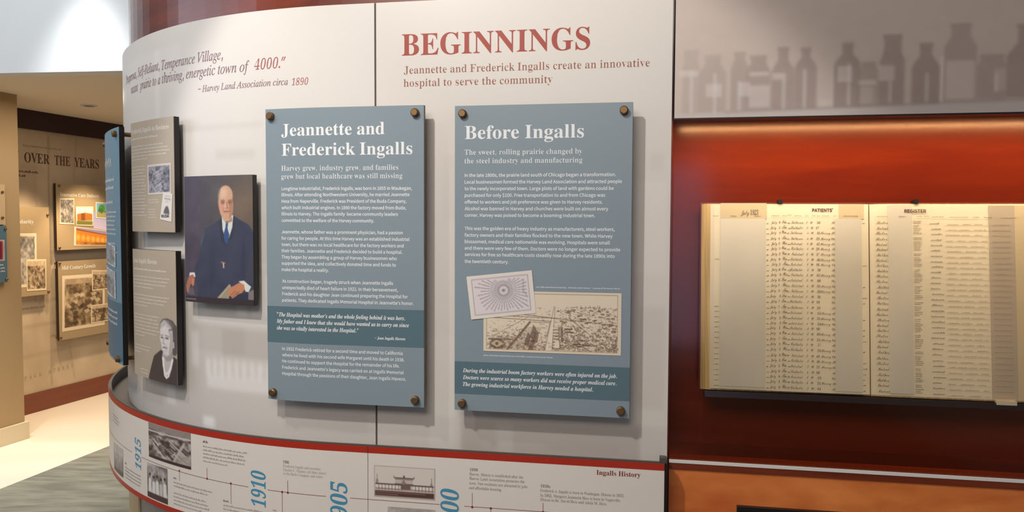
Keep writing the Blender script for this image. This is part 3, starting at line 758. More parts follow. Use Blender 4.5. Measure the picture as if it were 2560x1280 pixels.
for i in range(11): small_print(t, 'body_lettering', M['white_ink'], -2.41, -1.995 - .012 * (i % 4), 1.625 - i * .0165 - (.02 if i > 5 else 0), .0068, DR, e2, 20 + i)
for i in range(3): small_print(t, 'quotation_lettering', M['white_ink'], -2.40, -2.0, 1.245 - i * .022, .009, DR, e2, 50 + i)
cv = Canvas(60, 40, (216, 218, 222)); cv.rect(.05, .06, .95, .94, (150, 156, 164)); cv.shade(cv.noise(8, 6, 4, 4) - .5, 150); cv.rect(.05, .06, .95, .30, (190, 196, 204), .8)
picture('photograph_print', cv, DR, ((-2.36, 1.42), (-2.02, 1.405), (-2.02, 1.30), (-2.36, 1.315)), e2 + .0006, M['print_gloss'], t)
cv = Canvas(50, 40, (220, 222, 226)); cv.rect(.06, .06, .94, .94, (158, 164, 172)); cv.shade(cv.noise(9, 7, 14, 4) - .5, 140)
picture('photograph_print', cv, DR, ((-2.30, 1.52), (-2.01, 1.50), (-2.01, 1.42), (-2.30, 1.435)), e2 + .001, M['print_gloss'], t)

# ================================================================== TAUPE STORY PANELS AND THE PORTRAIT
EP = .045
BG = (180, 167, 150)
def story(label, a0, a1, z0, z1, cv):
    t = thing('story_panel', label, 'story panel', DR.P((a0 + a1) / 2, z0, EP), 'taupe story panels on the round end')
    slab('board', DR, a0, a1, z0, z1, EP - .021, EP - .0012, M['black'], t, 12)
    slab('mounting_block', DR, a0 + .06, a1 - .06, z0 + .08, z1 - .08, .0012, EP - .0205, M['black_metal'], t, 8)
    picture('printed_face', cv, DR, q4(a0, a1, z0, z1), EP, M['print'], t)
    slab('face_edge', DR, a0, a1, z0, z1, EP - .0015, EP - .0004, M['beige'], t, 12)
    return t
c = Canvas(16, 16, BG)
t1 = story('taupe panel with a tilted aerial photograph and a white ticket, upper left of the portrait', -1.8855, -1.574, 1.558, 1.947, c)
E1 = EP + .0003
T(t1, 'title_lettering', M['pale_ink'], 'Frederick Ingalls in Business', 'B', -1.878, -1.600, 1.908, .0165, DR, E1)
small_print(t1, 'subtitle_lettering', M['pale_ink'], -1.876, -1.668, 1.885, .0066, DR, E1, 1)
G(901)
for i, x in enumerate((-1.64, -1.61, -1.60, -1.62, -1.745)): small_print(t1, 'body_lettering', M['pale_ink'], -1.876, x, 1.858 - i * .0115, .0046, DR, E1, 5 + i)
G(902)
for i in range(16): small_print(t1, 'body_lettering', M['pale_ink'], -1.878, -1.76 - .006 * (i * 7 % 3), 1.786 - i * .0115, .0046, DR, E1, 30 + i)
for i in range(6): small_print(t1, 'caption_lettering', M['pale_ink'], -1.745, -1.69 + (.02 if i < 2 else 0), 1.668 - i * .0092 - (.015 if i > 1 else 0), .0036, DR, E1, 60 + i)
cv = Canvas(60, 44, (216, 212, 210)); cv.rect(.045, .06, .955, .94, (120, 120, 132))
nn = cv.noise(12, 12, 9, 4); inn = ((cv.u > .045) & (cv.u < .955) & (cv.v > .06) & (cv.v < .94)).astype(float); cv.shade(inn * (nn - .5), 190)
for i in range(9):
    y = .2 + i * .08; cv.line([(.3 + .04 * (i % 3), y + .12), (.6 + .05 * (i % 2), y)], .03, (205, 206, 214), .7)
cv.line([(.08, .9), (.35, .1)], .03, (170, 170, 180), .8); cv.line([(.06, .5), (.4, .95)], .02, (190, 190, 198), .7)
picture('aerial_photograph', cv, DR, ((-1.7444, 1.7905), (-1.5915, 1.7920), (-1.5920, 1.6895), (-1.7415, 1.6870)), E1 + .0005, M['print_gloss'], t1)
cv = Canvas(26, 36, (226, 222, 218))
cv.rect(.2, .10, .8, .13, (150, 146, 146), .7); cv.rect(.2, .19, .85, .23, (110, 106, 108), .7); cv.rect(.35, .30, .65, .33, (170, 166, 166), .6)
cv.poly([(.3, .62), (.4, .5), (.6, .46), (.75, .6), (.8, .76), (.25, .76)], (70, 68, 72), .8)
tk = picture('ticket_print', cv, DR, ((-1.6380, 1.6945), (-1.5835, 1.6877), (-1.5915, 1.5930), (-1.6610, 1.6020)), E1 + .0012, M['print_gloss'], t1)
T(tk, 'ticket_lettering', M['black'], 'BUDA', 'SB', -1.650, -1.604, 1.6085, .0095, DR, E1 + .0018)

# the older woman's black-and-white portrait, printed on the lower panel
HA, HB, HC, HD = -1.889, -1.5735, 1.036, 1.4945
cv = Canvas(150, 216, BG)
def hp(x, y):
    u = (x / 3.2 + 260 - 331.5) / 110.0; return (u + .20 * u * (1 - u), (y / 3.2 + 600 - 625) / 326.0)
def HPoly(pts, col, al=1.0): cv.poly([hp(*p) for p in pts], col, al)
HPoly([(455, 866), (400, 925), (380, 1000), (352, 1120), (590, 1180), (600, 930), (560, 905)], (74, 66, 66))
HPoly([(470, 880), (462, 930), (476, 1010), (500, 1060), (535, 1010), (552, 930), (548, 880)], (196, 190, 188))
HPoly([(470, 900), (500, 915), (545, 870), (548, 930), (500, 950)], (150, 142, 140), .7)
HPoly([(450, 720), (452, 650), (475, 618), (510, 608), (550, 622), (585, 670), (592, 780), (588, 860), (570, 892), (548, 890), (540, 800), (500, 690), (470, 690)], (96, 88, 88))
HPoly([(450, 720), (455, 655), (480, 624), (515, 622), (548, 680), (552, 770), (545, 800), (500, 700)], (192, 188, 188))
HPoly([(490, 625), (520, 615), (560, 650), (552, 700), (525, 660)], (120, 112, 112), .7)
HPoly([(452, 700), (480, 672), (520, 680), (545, 740), (552, 800), (545, 860), (515, 895), (480, 893), (464, 862), (458, 815), (452, 790), (447, 775), (453, 745)], (220, 214, 212))
HPoly([(515, 690), (545, 735), (552, 800), (545, 862), (516, 894), (520, 840), (530, 780)], (176, 168, 166), .8)
cv.line([hp(456, 750), hp(474, 744)], .012, (130, 122, 120), .7); cv.line([hp(490, 745), hp(520, 750)], .012, (130, 122, 120), .7)
cv.ell(*hp(466, 766), .028, .008, (140, 132, 130), .8, .8); cv.ell(*hp(504, 766), .034, .008, (140, 132, 130), .8, .8)
cv.line([hp(494, 765), hp(514, 767)], .011, (74, 68, 68), .8); cv.line([hp(460, 767), hp(471, 766)], .010, (74, 68, 68), .8)
cv.line([hp(483, 768), hp(472, 808), hp(488, 816)], .012, (166, 156, 154), .9); cv.line([hp(471, 843), hp(486, 840), hp(503, 845)], .014, (112, 100, 100), .8)
cv.line([hp(497, 820), hp(508, 850)], .010, (180, 172, 170), .8); cv.ell(*hp(490, 870), .05, .012, (200, 194, 192), .6, .9)
HPoly([(548, 790), (560, 785), (562, 830), (550, 840)], (190, 182, 180))
for k, (dx, dy) in enumerate(((0, 0), (5, 26))):
    cv.line([hp(470 + dx, 930), hp(472 + dx, 985 + dy), hp(482, 1035 + dy), hp(495, 1052 + dy), hp(512, 1035 + dy), hp(532 - dx, 985 + dy), hp(545 - dx * .5, 930)], .028, (238, 234, 230), .95)
cv.line([hp(478, 700), hp(500, 660)], .02, (232, 228, 228), .6); cv.line([hp(520, 700), hp(548, 690)], .02, (70, 64, 64), .5)
t2 = story('taupe panel with a black-and-white portrait of a woman wearing pearls', HA, HB, HC, HD, cv)
T(t2, 'title_lettering', M['pale_ink'], 'Jean Ingalls Havens', 'B', -1.879, -1.690, 1.446, .0165, DR, E1)
small_print(t2, 'subtitle_lettering', M['pale_ink'], -1.878, -1.63, 1.420, .0066, DR, E1, 71)
k = 0
for (z0, xs) in ((1.395, (-1.613, -1.625, -1.63, -1.716)), (1.329, (-1.615, -1.63, -1.65, -1.765)), (1.258, (-1.676, -1.69, -1.68, -1.69, -1.68, -1.70, -1.785)), (1.146, (-1.742, -1.75, -1.825)), (1.062, (-1.77, -1.77))):
    G(GRP[0] + 1)
    for i, x in enumerate(xs): small_print(t2, 'body_lettering', M['pale_ink'], -1.878 if z0 > 1.1 else -1.83, x, z0 - i * .0125, .0046, DR, E1, 90 + k); k += 1

# painted portrait of a seated man
cv = Canvas(186, 286, (78, 74, 82))
def pp(x, y):
    u = (x - 82) / 606.0; return (u + .18 * u * (1 - u), (y - 72) / 1120.0)
def PP(pts, col, al=1.0): cv.poly([pp(*p) for p in pts], col, al)
g = np.clip((cv.u - .30) * 1.7, 0, 1); top = np.clip(1 - cv.v * 1.5, 0, 1)
cv.put(g, (104, 94, 86), .9); cv.put(np.clip(1 - cv.u * 3.2, 0, 1), (74, 66, 84), .8); cv.put(np.clip(1 - abs(cv.u - .18) * 8, 0, 1), (84, 68, 90), .4)
cv.ell(*pp(590, 330), .22, .14, (124, 104, 86), .7, 1.2)
cv.shade(cv.noise(6, 8, 21, 4) - .5, 20)
SUIT = (62, 66, 86)
PP([(408, 440), (330, 500), (262, 530), (232, 660), (200, 800), (150, 930), (165, 1000), (190, 1060), (180, 1195), (690, 1195), (690, 560), (650, 500), (560, 450), (510, 420)], SUIT)
cv.shade((cv.noise(5, 9, 33, 3) - .5) * (cv.v > .35), 16)
PP([(690, 700), (650, 760), (610, 980), (690, 1010)], (70, 72, 88), .7); PP([(600, 600), (620, 760), (590, 960), (570, 800)], (50, 54, 74), .5)
PP([(262, 560), (240, 640), (228, 690), (222, 660)], (92, 98, 116), .7); PP([(330, 620), (350, 900), (300, 1120), (290, 800)], (52, 56, 74), .45)
PP([(560, 1090), (640, 1080), (640, 1160), (480, 1160)], (46, 48, 64), .6); PP([(640, 1075), (690, 1050), (690, 1170), (635, 1165)], (128, 120, 124))
PP([(408, 430), (414, 540), (432, 600), (470, 612), (500, 520), (510, 415)], (214, 220, 208))
PP([(445, 465), (465, 478), (458, 530), (474, 590), (448, 668), (428, 640), (426, 570), (440, 520)], (58, 84, 136))
PP([(408, 440), (415, 560), (440, 680), (400, 640), (385, 480)], (50, 54, 72), .9); PP([(512, 415), (500, 540), (466, 640), (500, 620), (530, 470)], (52, 56, 74), .9)
SKIN = (206, 162, 134)
cv.ell(*pp(446, 270), 63 / 606., 110 / 1120., SKIN, 1, .10)
PP([(380, 270), (384, 350), (398, 410), (425, 455), (455, 466), (490, 440), (508, 390), (513, 300), (508, 250)], SKIN)
PP([(470, 300), (512, 260), (512, 360), (500, 415), (470, 455), (478, 380)], (168, 122, 98), .75); PP([(410, 440), (440, 468), (470, 460), (500, 430), (500, 470), (450, 490)], (160, 118, 94), .8)
cv.ell(*pp(425, 225), .05, .04, (232, 196, 170), .7, 1.2); cv.ell(*pp(408, 350), .03, .03, (216, 150, 126), .6, 1.2)
PP([(378, 300), (376, 240), (392, 195), (402, 200), (390, 250), (386, 300)], (150, 136, 126), .9); PP([(500, 190), (516, 250), (514, 310), (506, 300), (506, 240)], (110, 94, 84), .9)
for x in (420, 480):
    cv.ell(*pp(x, 306), .030, .016, (160, 112, 92), .7, .9)
    cv.line([pp(x - 15, 291), pp(x, 286), pp(x + 15, 291)], .010, (132, 104, 88), .8)
    cv.line([pp(x - 11, 305), pp(x + 10, 305)], .010, (74, 62, 62), .75); cv.line([pp(x - 12, 318), pp(x + 11, 318)], .010, (168, 118, 96), .7)
cv.line([pp(452, 308), pp(459, 352), pp(444, 360)], .012, (158, 108, 86), .8); cv.ell(*pp(440, 335), .012, .03, (228, 184, 158), .6, .9)
cv.line([pp(428, 386), pp(450, 383), pp(472, 386)], .013, (146, 80, 70), .8); cv.line([pp(434, 397), pp(466, 396)], .012, (192, 132, 112), .6)
cv.line([pp(430, 352), pp(420, 380)], .009, (170, 120, 98), .6); cv.line([pp(466, 352), pp(478, 382)], .009, (150, 104, 84), .6)
PP([(376, 292), (384, 290), (388, 335), (380, 340)], (190, 140, 116), .9)
cv.line([pp(400, 826), pp(430, 832)], .02, (180, 110, 80), .9); cv.line([pp(418, 836), pp(420, 872)], .016, (214, 214, 210), .9)
PP([(122, 930), (165, 926), (172, 965), (150, 975), (116, 965)], (220, 220, 224))
PP([(118, 960), (150, 945), (166, 975), (160, 1035), (146, 1055), (138, 1030), (124, 1040), (116, 1090), (106, 1122), (92, 1100), (88, 1050), (104, 985)], (176, 112, 88)); PP([(140, 985), (160, 985), (152, 1050), (142, 1040)], (206, 144, 116), .7)
PP([(112, 1075), (150, 1060), (165, 1130), (110, 1128)], (104, 100, 108), .8)
PP([(345, 1160), (470, 1012), (482, 1030), (470, 1075), (458, 1160)], (176, 166, 142)); PP([(380, 1150), (470, 1030), (450, 1150)], (146, 136, 116), .6)
PP([(550, 985), (600, 978), (640, 1010), (665, 1028), (640, 1076), (610, 1070), (598, 1020)], (222, 220, 216))
PP([(470, 1045), (510, 1025), (560, 995), (600, 1012), (606, 1050), (580, 1085), (545, 1098), (520, 1120), (492, 1138), (484, 1120), (460, 1116), (452, 1090)], (198, 134, 100))
for pts in ([(480, 1110), (520, 1072)], [(500, 1122), (540, 1080)], [(530, 1100), (556, 1074)]): cv.line([pp(*p) for p in pts], .012, (150, 92, 66), .7)
cv.rect(0, .955, 1, 1, (58, 48, 52))
cv.rect(.01, .972, .18, .98, (150, 142, 146), .8)
t = thing('portrait_panel', 'painted portrait of a seated bald man in a dark suit, printed on a board', 'portrait', DR.P(-1.375, 1.328, EP))
slab('board', DR, -1.5215, -1.2245, 1.3285, 1.7437, EP - .02, EP - .0012, M['black'], t, 12)
slab('mounting_block', DR, -1.46, -1.29, 1.40, 1.67, .0012, EP - .0195, M['black_metal'], t, 6)
picture('painting_print', cv, DR, q4(-1.5215, -1.2245, 1.3285, 1.7437), EP, M['print_gloss'], t)

# ================================================================== TIMELINE RAIL
ER = .0734
RA0, RA1, RJ = -3.55, .0540, -.8325
rail = thing('timeline_rail', 'white curved timeline rail with red stripes along the foot of the wall', 'timeline rail', DR.P(-.6, .607, ER))
slab('tray_floor', DR, RA0, RA1, .868, .873, .0008, ER - .012, M['dark_metal'], rail, 70)
slab('tray_lip', DR, RA0, RA1, .872, .9195, ER - .012, ER - .002, M['dark_metal'], rail, 70)
slab('underside', DR, RA0, RA1, .607, .622, .0008, ER - .012, M['drum_grey'], rail, 70)
slab('face_board', DR, RA0, RJ - .0009, .607, .9155, ER - .0115, ER, M['rail_white'], rail, 60)
slab('face_board', DR, RJ + .0009, RA1 - .0035, .607, .9155, ER - .0115, ER, M['rail_white'], rail, 8)
for (x0, x1, nn) in ((RA0, RJ - .0009, 60), (RJ + .0009, RA1 - .0035, 8)):
    slab('red_stripe', DR, x0, x1, .8965, .9157, ER - .006, ER + .0005, M['red_stripe'], rail, nn)
    slab('red_stripe', DR, x0, x1, .6068, .6250, ER - .006, ER + .0005, M['red_stripe'], rail, nn)
slab('end_trim', DR, RA1 - .0033, RA1 + .003, .606, .917, .001, ER + .0002, M['black_metal'], rail)
slab('end_block', DR, .0365, .0530, .9196, .9325, ER - .026, ER - .001, M['dark_metal'], rail)
lathe('tray_screw', DR, -2.16, .8735, [(.03, .004), (.036, .004)], M['steel'], rail, 10)
E3 = ER + .0004
def lineon(x0, x1, y0, y1, n=1): return strip_on(rail, 'timeline_line', M['line_ink'], x0, x1, y0, y1, DR, E3, n)
Lz = .7535
ribs = []
for (x0, x1) in ((-2.35, -1.845), (-1.765, -1.2293), (-1.1598, -.9669), (-.8902, -.6077), (-.5315, .01)):
    G(GRP[0] + 1); ribbon(rail, 'timeline_line', M['line_ink'], [(x0 + (x1 - x0) * i / 24, Lz + .0055 * max(0, min(1, (-x0 - (x1 - x0) * i / 24 - 1.0) / .7))) for i in range(25)], .0016, DR, E3)
for (x, y0, y1) in ((-1.3955, .757, .793), (-1.5275, .726, .760), (-1.2965, .6905, .757), (-1.0905, .754, .792), (-1.1097, .66, .754), (-.5073, .7525, .7955), (-.4511, .68, .753), (-.2954, .753, .7804), (-.1, .66, .753)):
    G(GRP[0] + 1); ribbon(rail, 'timeline_tick', M['line_ink'], [(x, y0), (x, (y0 + y1) / 2), (x, y1)], .0015, DR, E3)
    yd = y0 if y1 - .7535 > .02 and y0 > .74 else y1
    lathe('timeline_dot', DR, x, yd, [(ER + .0002, .0034), (ER + .0009, .0034)], M['maroon_ink'], rail, 10)
for (yr, xb, y0, y1, cap) in (('1915', -1.7704, .7097, .8200, .046), ('1910', -1.1671, .6975, .8114, .050), ('1905', -.899, .6925 - .036, .8013, .052), ('1900', -.5487, .7183 - .060, .8029, .053)):
    G(GRP[0] + 1); T(rail, 'year_lettering', M['year_ink'], yr, 'Y', y0, y1, xb, cap, DR, E3, True)
for (tx, st, a0, a1, z, cap) in R_TITLE: T(rail, 'title_lettering', M['maroon_ink'], tx, st, a0, a1, z, cap, DR, E3)
for (tx, st, a0, a1, z, cap) in R_TEXT:
    if st == 'B': G(GRP[0] + 1)
    T(rail, 'entry_lettering', M['grey_ink'], tx, st, a0, a1, z, .0082, DR, E3)
G(GRP[0] + 1)
T(rail, 'entry_lettering', M['grey_ink'], '1906', 'B', -1.1057, -1.086, .8455, .0085, DR, E3)
for (tx, a1, z) in (('Frederick Ingalls and associate', -.984, .8335), ('Charles C. Shipney sell their shares', -.9665, .8215), ('in the Buda Company and retire', -.977, .8095)): T(rail, 'entry_lettering', M['soft_ink'], tx, 'R', -1.1057, a1, z, .0080, DR, E3)
def entry(x0, z0, widths, seed, year=True):
    G(GRP[0] + 1)
    if year: small_print(rail, 'entry_lettering', M['grey_ink'], x0, x0 + .021, z0 + .014, .0062, DR, E3, seed)
    for i, w_ in enumerate(widths): small_print(rail, 'entry_lettering', M['soft_ink'], x0, x0 + w_, z0 - i * .0122, .0048, DR, E3, seed + i + 1)
entry(-1.412, .860, (.180, .165, .172, .168, .105), 200); entry(-1.560, .713, (.19, .165, 0, .16, .165, .17, .14), 210); entry(-1.328, .679, (.15, .17, .12), 230)
entry(-2.10, .846, (.10, .11, .10), 240, False); entry(-1.923, .684, (.15, .155, .15, .14), 250); entry(-1.1425, .69, (.02,), 260, False)
def photo(cv, quad, name='photograph_print'): return picture(name, cv, DR, quad, E3 + .0004, M['print_gloss'], rail)
def sepia(w_, h_, seed, lo=(70, 58, 54), hi=(200, 190, 184), cap=.0, sc_=(10, 9)):
    cv = Canvas(w_, h_, lo); nn = cv.noise(*sc_, seed, 4); k = np.clip((nn - .3) * 2.3, 0, 1)
    cv.put(k, hi); 
    return cv
cv = sepia(96, 62, 5); r4 = random.Random(2)
cv.rect(0, 0, 1, .17, (150, 138, 134), .9); cv.line([(0, .22), (1, .20)], .03, (205, 196, 190)); cv.line([(0, .30), (1, .27)], .02, (90, 78, 74), .8)
for i in range(26):
    x = r4.uniform(.1, .8); y = r4.uniform(.34, .78); L = r4.uniform(.08, .22)
    cv.line([(x, y), (x + L, y + L * .9)], r4.uniform(.012, .03), (66, 54, 52) if i % 2 else (206, 198, 190), .8)
cv.line([(.62, .95), (.86, .35)], .05, (196, 186, 178), .9); cv.poly([(.66, .92), (.78, .62), (1, .66), (1, .92)], (186, 176, 168), .7)
for i in range(6): cv.line([(.25 + i * .03, .62 + i * .04), (.48 + i * .03, .48 + i * .04)], .018, (80, 66, 62), .9)
cv.rect(0, .92, 1, 1, (66, 46, 46))
photo(cv, ((-1.7085, .8958), (-1.4685, .8958), (-1.4685, .7741), (-1.7085, .7741)))
cv = sepia(52, 50, 8, (110, 100, 98), (196, 190, 186), sc_=(6, 5))
for i, x in enumerate((.14, .34, .52, .70, .88)):
    y = .34 + .05 * (i % 2); cv.poly([(x - .08, .86), (x - .07, y + .14), (x, y + .08), (x + .07, y + .14), (x + .08, .86)], (226, 222, 220) if i != 3 else (200, 196, 194)); cv.ell(x, y + .03, .045, .06, (150, 136, 130)); cv.ell(x, y - .02, .05, .04, (60, 54, 52))
cv.rect(0, .84, 1, 1, (78, 60, 58))
photo(cv, ((-1.7225, .7515), (-1.5935, .7535), (-1.5935, .6300), (-1.7225, .6300)))
cv = sepia(44, 40, 12, (150, 144, 142), (196, 192, 190), sc_=(5, 4)); cv.put(np.clip(cv.v * 1.5 - .4, 0, 1) * np.clip(cv.noise(6, 5, 3, 3) * 2 - .3, 0, 1), (100, 92, 90), .8); cv.rect(0, 0, 1, .3, (206, 204, 204), .6); cv.rect(0, .84, 1, 1, (88, 74, 72))
photo(cv, ((-2.088, .7405), (-1.9465, .7460), (-1.9465, .6390), (-2.088, .6345)))
# old station building
cv = Canvas(150, 76, (214, 206, 198)); D_ = (84, 66, 58)
cv.rect(0, 0, 1, 1, (176, 166, 158)); cv.rect(.012, .02, .988, .98, (218, 210, 202))
cv.rect(.02, .56, .98, .80, (196, 184, 174)); cv.rect(.02, .56, .98, .60, D_, .85); cv.rect(.02, .72, .98, .74, D_, .6)
for i in range(17):
    x = .05 + i * .055
    if .45 < x < .62: continue
    cv.ell(x, .66, .020, .055, (226, 220, 212)); cv.line([(x + .027, .60), (x + .027, .78)], .006, D_, .7)
cv.poly([(.33, .34), (.66, .34), (.64, .42), (.35, .42)], (120, 100, 90), .7); cv.line([(.33, .30), (.33, .36), (.66, .36), (.66, .30)], .008, D_, .9); cv.rect(.35, .42, .64, .56, (200, 188, 178)); cv.line([(.35, .55), (.64, .55)], .012, D_, .8)
cv.poly([(.44, .56), (.49, .40), (.54, .56)], (150, 132, 122)); cv.rect(.48, .28, .51, .36, D_, .8); cv.rect(.44, .60, .60, .72, (110, 90, 80), .9)
cv.poly([(.92, .56), (.945, .42), (.965, .56)], (150, 132, 122)); cv.line([(.945, .44), (.945, .32)], .008, D_, .8); cv.line([(.05, .56), (.05, .28)], .008, D_, .7); cv.rect(.03, .44, .07, .56, (150, 132, 122), .8)
cv.rect(.015, .80, .985, .965, (92, 62, 56)); cv.rect(.03, .835, .85, .855, (190, 170, 160), .5); cv.rect(.03, .90, .40, .92, (190, 170, 160), .5)
photo(cv, ((-.8125, .8605), (-.6215, .8605), (-.6215, .7650), (-.8125, .7650)))
cv = sepia(60, 40, 15, (96, 80, 76), (190, 180, 174)); cv.rect(0, 0, 1, .2, (196, 190, 186), .7)
photo(cv, ((-.770, .7358), (-.620, .7358), (-.620, .635), (-.770, .635)))

M['black_brown0'] = mat('dark_header', rgb(40, 28, 22), .5)
# ================================================================== SHOWCASE
CA0, CA1, CE = .0650, 1.62, -.150
case = thing('display_case', 'glazed cherry wood showcase recessed in the wall at the right', 'display case', DR.P(.85, .2, -.01))
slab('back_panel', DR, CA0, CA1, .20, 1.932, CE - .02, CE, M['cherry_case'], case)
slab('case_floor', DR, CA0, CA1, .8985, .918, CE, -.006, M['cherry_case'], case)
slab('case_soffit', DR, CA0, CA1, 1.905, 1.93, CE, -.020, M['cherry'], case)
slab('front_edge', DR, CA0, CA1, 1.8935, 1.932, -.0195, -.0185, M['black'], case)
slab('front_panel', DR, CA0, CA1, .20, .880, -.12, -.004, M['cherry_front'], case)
slab('shelf_nosing', DR, CA0, CA1, .8805, .898, -.12, .001, M['cherry'], case)
slab('glass_channel', DR, CA0, CA1, .899, .907, -.0055, .003, M['steel'], case)
slab('right_side', DR, CA1, CA1 + .02, .20, 1.932, CE - .02, -.004, M['cherry'], case)
slab('glass_pane', DR, CA0 + .002, CA1 - .002, .9075, 1.9045, -.0085, -.0035, M['glass'], case)
struct(slab('wall_header', DR, CA0, CA1 + .02, 1.933, 2.75, CE - .02, -.0185, M['black_brown0'], None))
led = thing('led_strip', 'strip of tiny warm lights under the top of the showcase', 'light strip', DR.P(.85, 1.904, -.10))
slab('strip_base', DR, CA0 + .01, CA1 - .01, 1.9030, 1.9048, -.030, -.020, M['dark_metal'], led)
for i in range(90):
    a = CA0 + .02 + i * .0165
    slab('diode', DR, a, a + .004, 1.9015, 1.9031, -.027, -.023, M['led'], led)
la = area('showcase_light', DR.P((CA0 + CA1) / 2, 1.899, -.0235), DR.P((CA0 + CA1) / 2, 1.2, -.045), 8.2, CA1 - CA0 - .06, .012, (1.0, .80, .54))
la.rotation_euler.z = la.rotation_euler.z  # set properly below
_x = Vector((ux, uy, 0)); _d = (DR.P(.8, 1.2, -.045) - DR.P(.8, 1.899, -.0235)); _z = -Vector(_d).normalized(); _y = _z.cross(_x).normalized()
la.matrix_world = Matrix(((_x.x, _y.x, _z.x, la.location.x), (_x.y, _y.y, _z.y, la.location.y), (_x.z, _y.z, _z.z, la.location.z), (0, 0, 0, 1)))

# monitor let into the front below the showcase
t = thing('monitor', 'black screen mounted below the showcase, only its top edge in view', 'monitor', DR.P(.5, .4, 0))
slab('bezel', DR, .258, 1.03, .40, .7850, -.0035, .012, M['black_metal'], t)
slab('screen', DR, .270, 1.018, .412, .7725, .0121, .0125, M['screen'], t)

# ------------------------------------------------------------------ the register on its stand
B7 = R_(7); c7, s7 = math.cos(B7), math.sin(B7)
bo = DR.P(0, 1.08, -.035); o1 = DR.P(0, 1.08, 1) - DR.P(0, 1.08, 0)
BS0 = PlaneSurf(bo, (ux, uy, 0), np.array([0, 0, c7]) - o1 * s7, o1 * c7 + np.array([0, 0, s7]))
class PageSurf:          # the open pages dip towards the gutter and roll at the fore-edge
    def P(self, x, y, e):
        x = np.asarray(x, float); d = np.abs(x - .6255)
        return BS0.P(x, y, np.asarray(e, float) - .010 * np.exp(-(d / .022) ** 1.3) - .004 * np.clip((.20 - x) / .02, 0, 1) ** 2)
PG = PageSurf()
M['ledge_dark'] = mat('smoked_acrylic', rgb(52, 40, 38), .25)
st = thing('book_stand', 'dark stand holding the open register inside the showcase', 'stand', BS0.P(.6, 0, 0))
slab('ledge', BS0, .165, 1.12, .010, .0275, -.046, .010, M['ledge_dark'], st)
slab('back_plate', BS0, .25, 1.05, .0277, .50, -.036, -.0292, M['black_metal'], st)
for a in (.40, .90): slab('bracket', BS0, a - .02, a + .02, .12, .30, -.0775, -.0362, M['black_metal'], st)
for a in (.3783, .75): slab('page_clip', BS0, a - .006, a + .006, .5815, .592, -.03, .004, M['black_metal'], st)
bk = thing('register_book', 'open handwritten ledger with two yellowed pages headed in brown capitals', 'book', BS0.P(.6, .03, 0))
slab('cover', BS0, .150, .622, .0285, .588, -.0285, -.025, M['book_cover'], bk)
slab('cover', BS0, .630, 1.112, .0285, .588, -.0285, -.025, M['book_cover'], bk)
slab('spine', BS0, .6225, .6295, .0285, .588, -.0288, -.022, M['book_cover'], bk)
# page blocks: stepped sheets at the left fore-edge
V, F = [], []
prof = [(.1545, -.0245), (.1545, -.018), (.160, -.0115), (.168, -.007), (.178, -.0046), (.182, -.0042), (.6245, -.0125), (.6245, -.0245)]
for (x, e) in prof: V.append(BS0.P(x, .030, e)); V.append(BS0.P(x, .581, e))
n = len(prof)
for i in range(n):
    j = (i + 1) % n; F.append((2 * i, 2 * j, 2 * j + 1, 2 * i + 1))
F.append(tuple(2 * i for i in range(n))[::-1]); F.append(tuple(2 * i + 1 for i in range(n)))
link('page_block', V, F, M['paper_edge'], bk)
slab('page_block', PG, .6265, 1.105, .030, .5805, -.0244, -.002, M['paper_edge'], bk, 30)
def page(x0, x1):
    xs = np.linspace(x0, x1, 41); Vv = []; Ff = []
    for x in xs: Vv += [PG.P(x, .034, 0), PG.P(x, .5785, 0), PG.P(x, .034, -.0012), PG.P(x, .5785, -.0012)]
    for i in range(40):
        k = 4 * i; Ff += [(k, k + 4, k + 5, k + 1), (k + 2, k + 3, k + 7, k + 6), (k + 1, k + 5, k + 7, k + 3), (k, k + 2, k + 6, k + 4)]
    return link('page', Vv, Ff, M['paper'], bk, smooth=False)
pgl = page(.1795, .6240); pgr = page(.6270, 1.104)
for (x0, x1, y0, y1, m) in ((.2085, .3365, .0425, .5355, 'vellum'), (.2085, .3395, .5356, .5815, 'vellum_head'), (.5300, .6030, .0405, .5360, 'vellum'), (.5405, .6100, .5362, .5785, 'vellum_head'),
                           (.6740, .7370, .0412, .5770, 'vellum'), (.938, 1.004, .0335, .5755, 'vellum_dark'), (1.004, 1.03, .0335, .5755, 'vellum_head')):
    slab('paper_strip', PG, x0, x1, y0, y1, .0005, .0016, M[m], bk, 8)
slab('tape_tab', PG, .944, .995, .022, .0334, .0, .0125, M['tape'], bk)
EI = .0008; EV = .0024
T(pgl, 'printed_heading', M['brown_ink'], 'PATIENTS\u2019', 'SB', .4671, .5250, .5565, .0095, PG, EI)
T(pgr, 'printed_heading', M['brown_ink'], 'REGISTER', 'SB', .7175, .7754, .5545, .0095, PG, EV)
T(pgl, 'handwriting', M['book_ink'], 'July 1923', 'SC', .266, .316, .547, .013, PG, EV)
for i, (x0, x1, y) in enumerate(((.187, .205, .542), (.237, .254, .542), (.306, .324, .542), (.354, .376, .543), (.384, .395, .543), (.399, .409, .545), (.417, .436, .543), (.448, .457, .543), (.466, .475, .543), (.480, .488, .543), (.493, .516, .543), (.525, .533, .543), (.553, .596, .543),
                            (.645, .676, .542), (.702, .722, .542), (.750, .764, .542), (.770, .784, .543), (.790, .822, .541), (.836, .884, .540), (.897, .913, .540), (.925, .946, .540), (.968, 1.01, .539), (1.03, 1.05, .539))):
    small_print(pgl if x0 < .62 else pgr, 'column_headings', M['faded_ink'], x0, x1, y, .0024, PG, EV, 300 + i)
hr = random.Random(11)
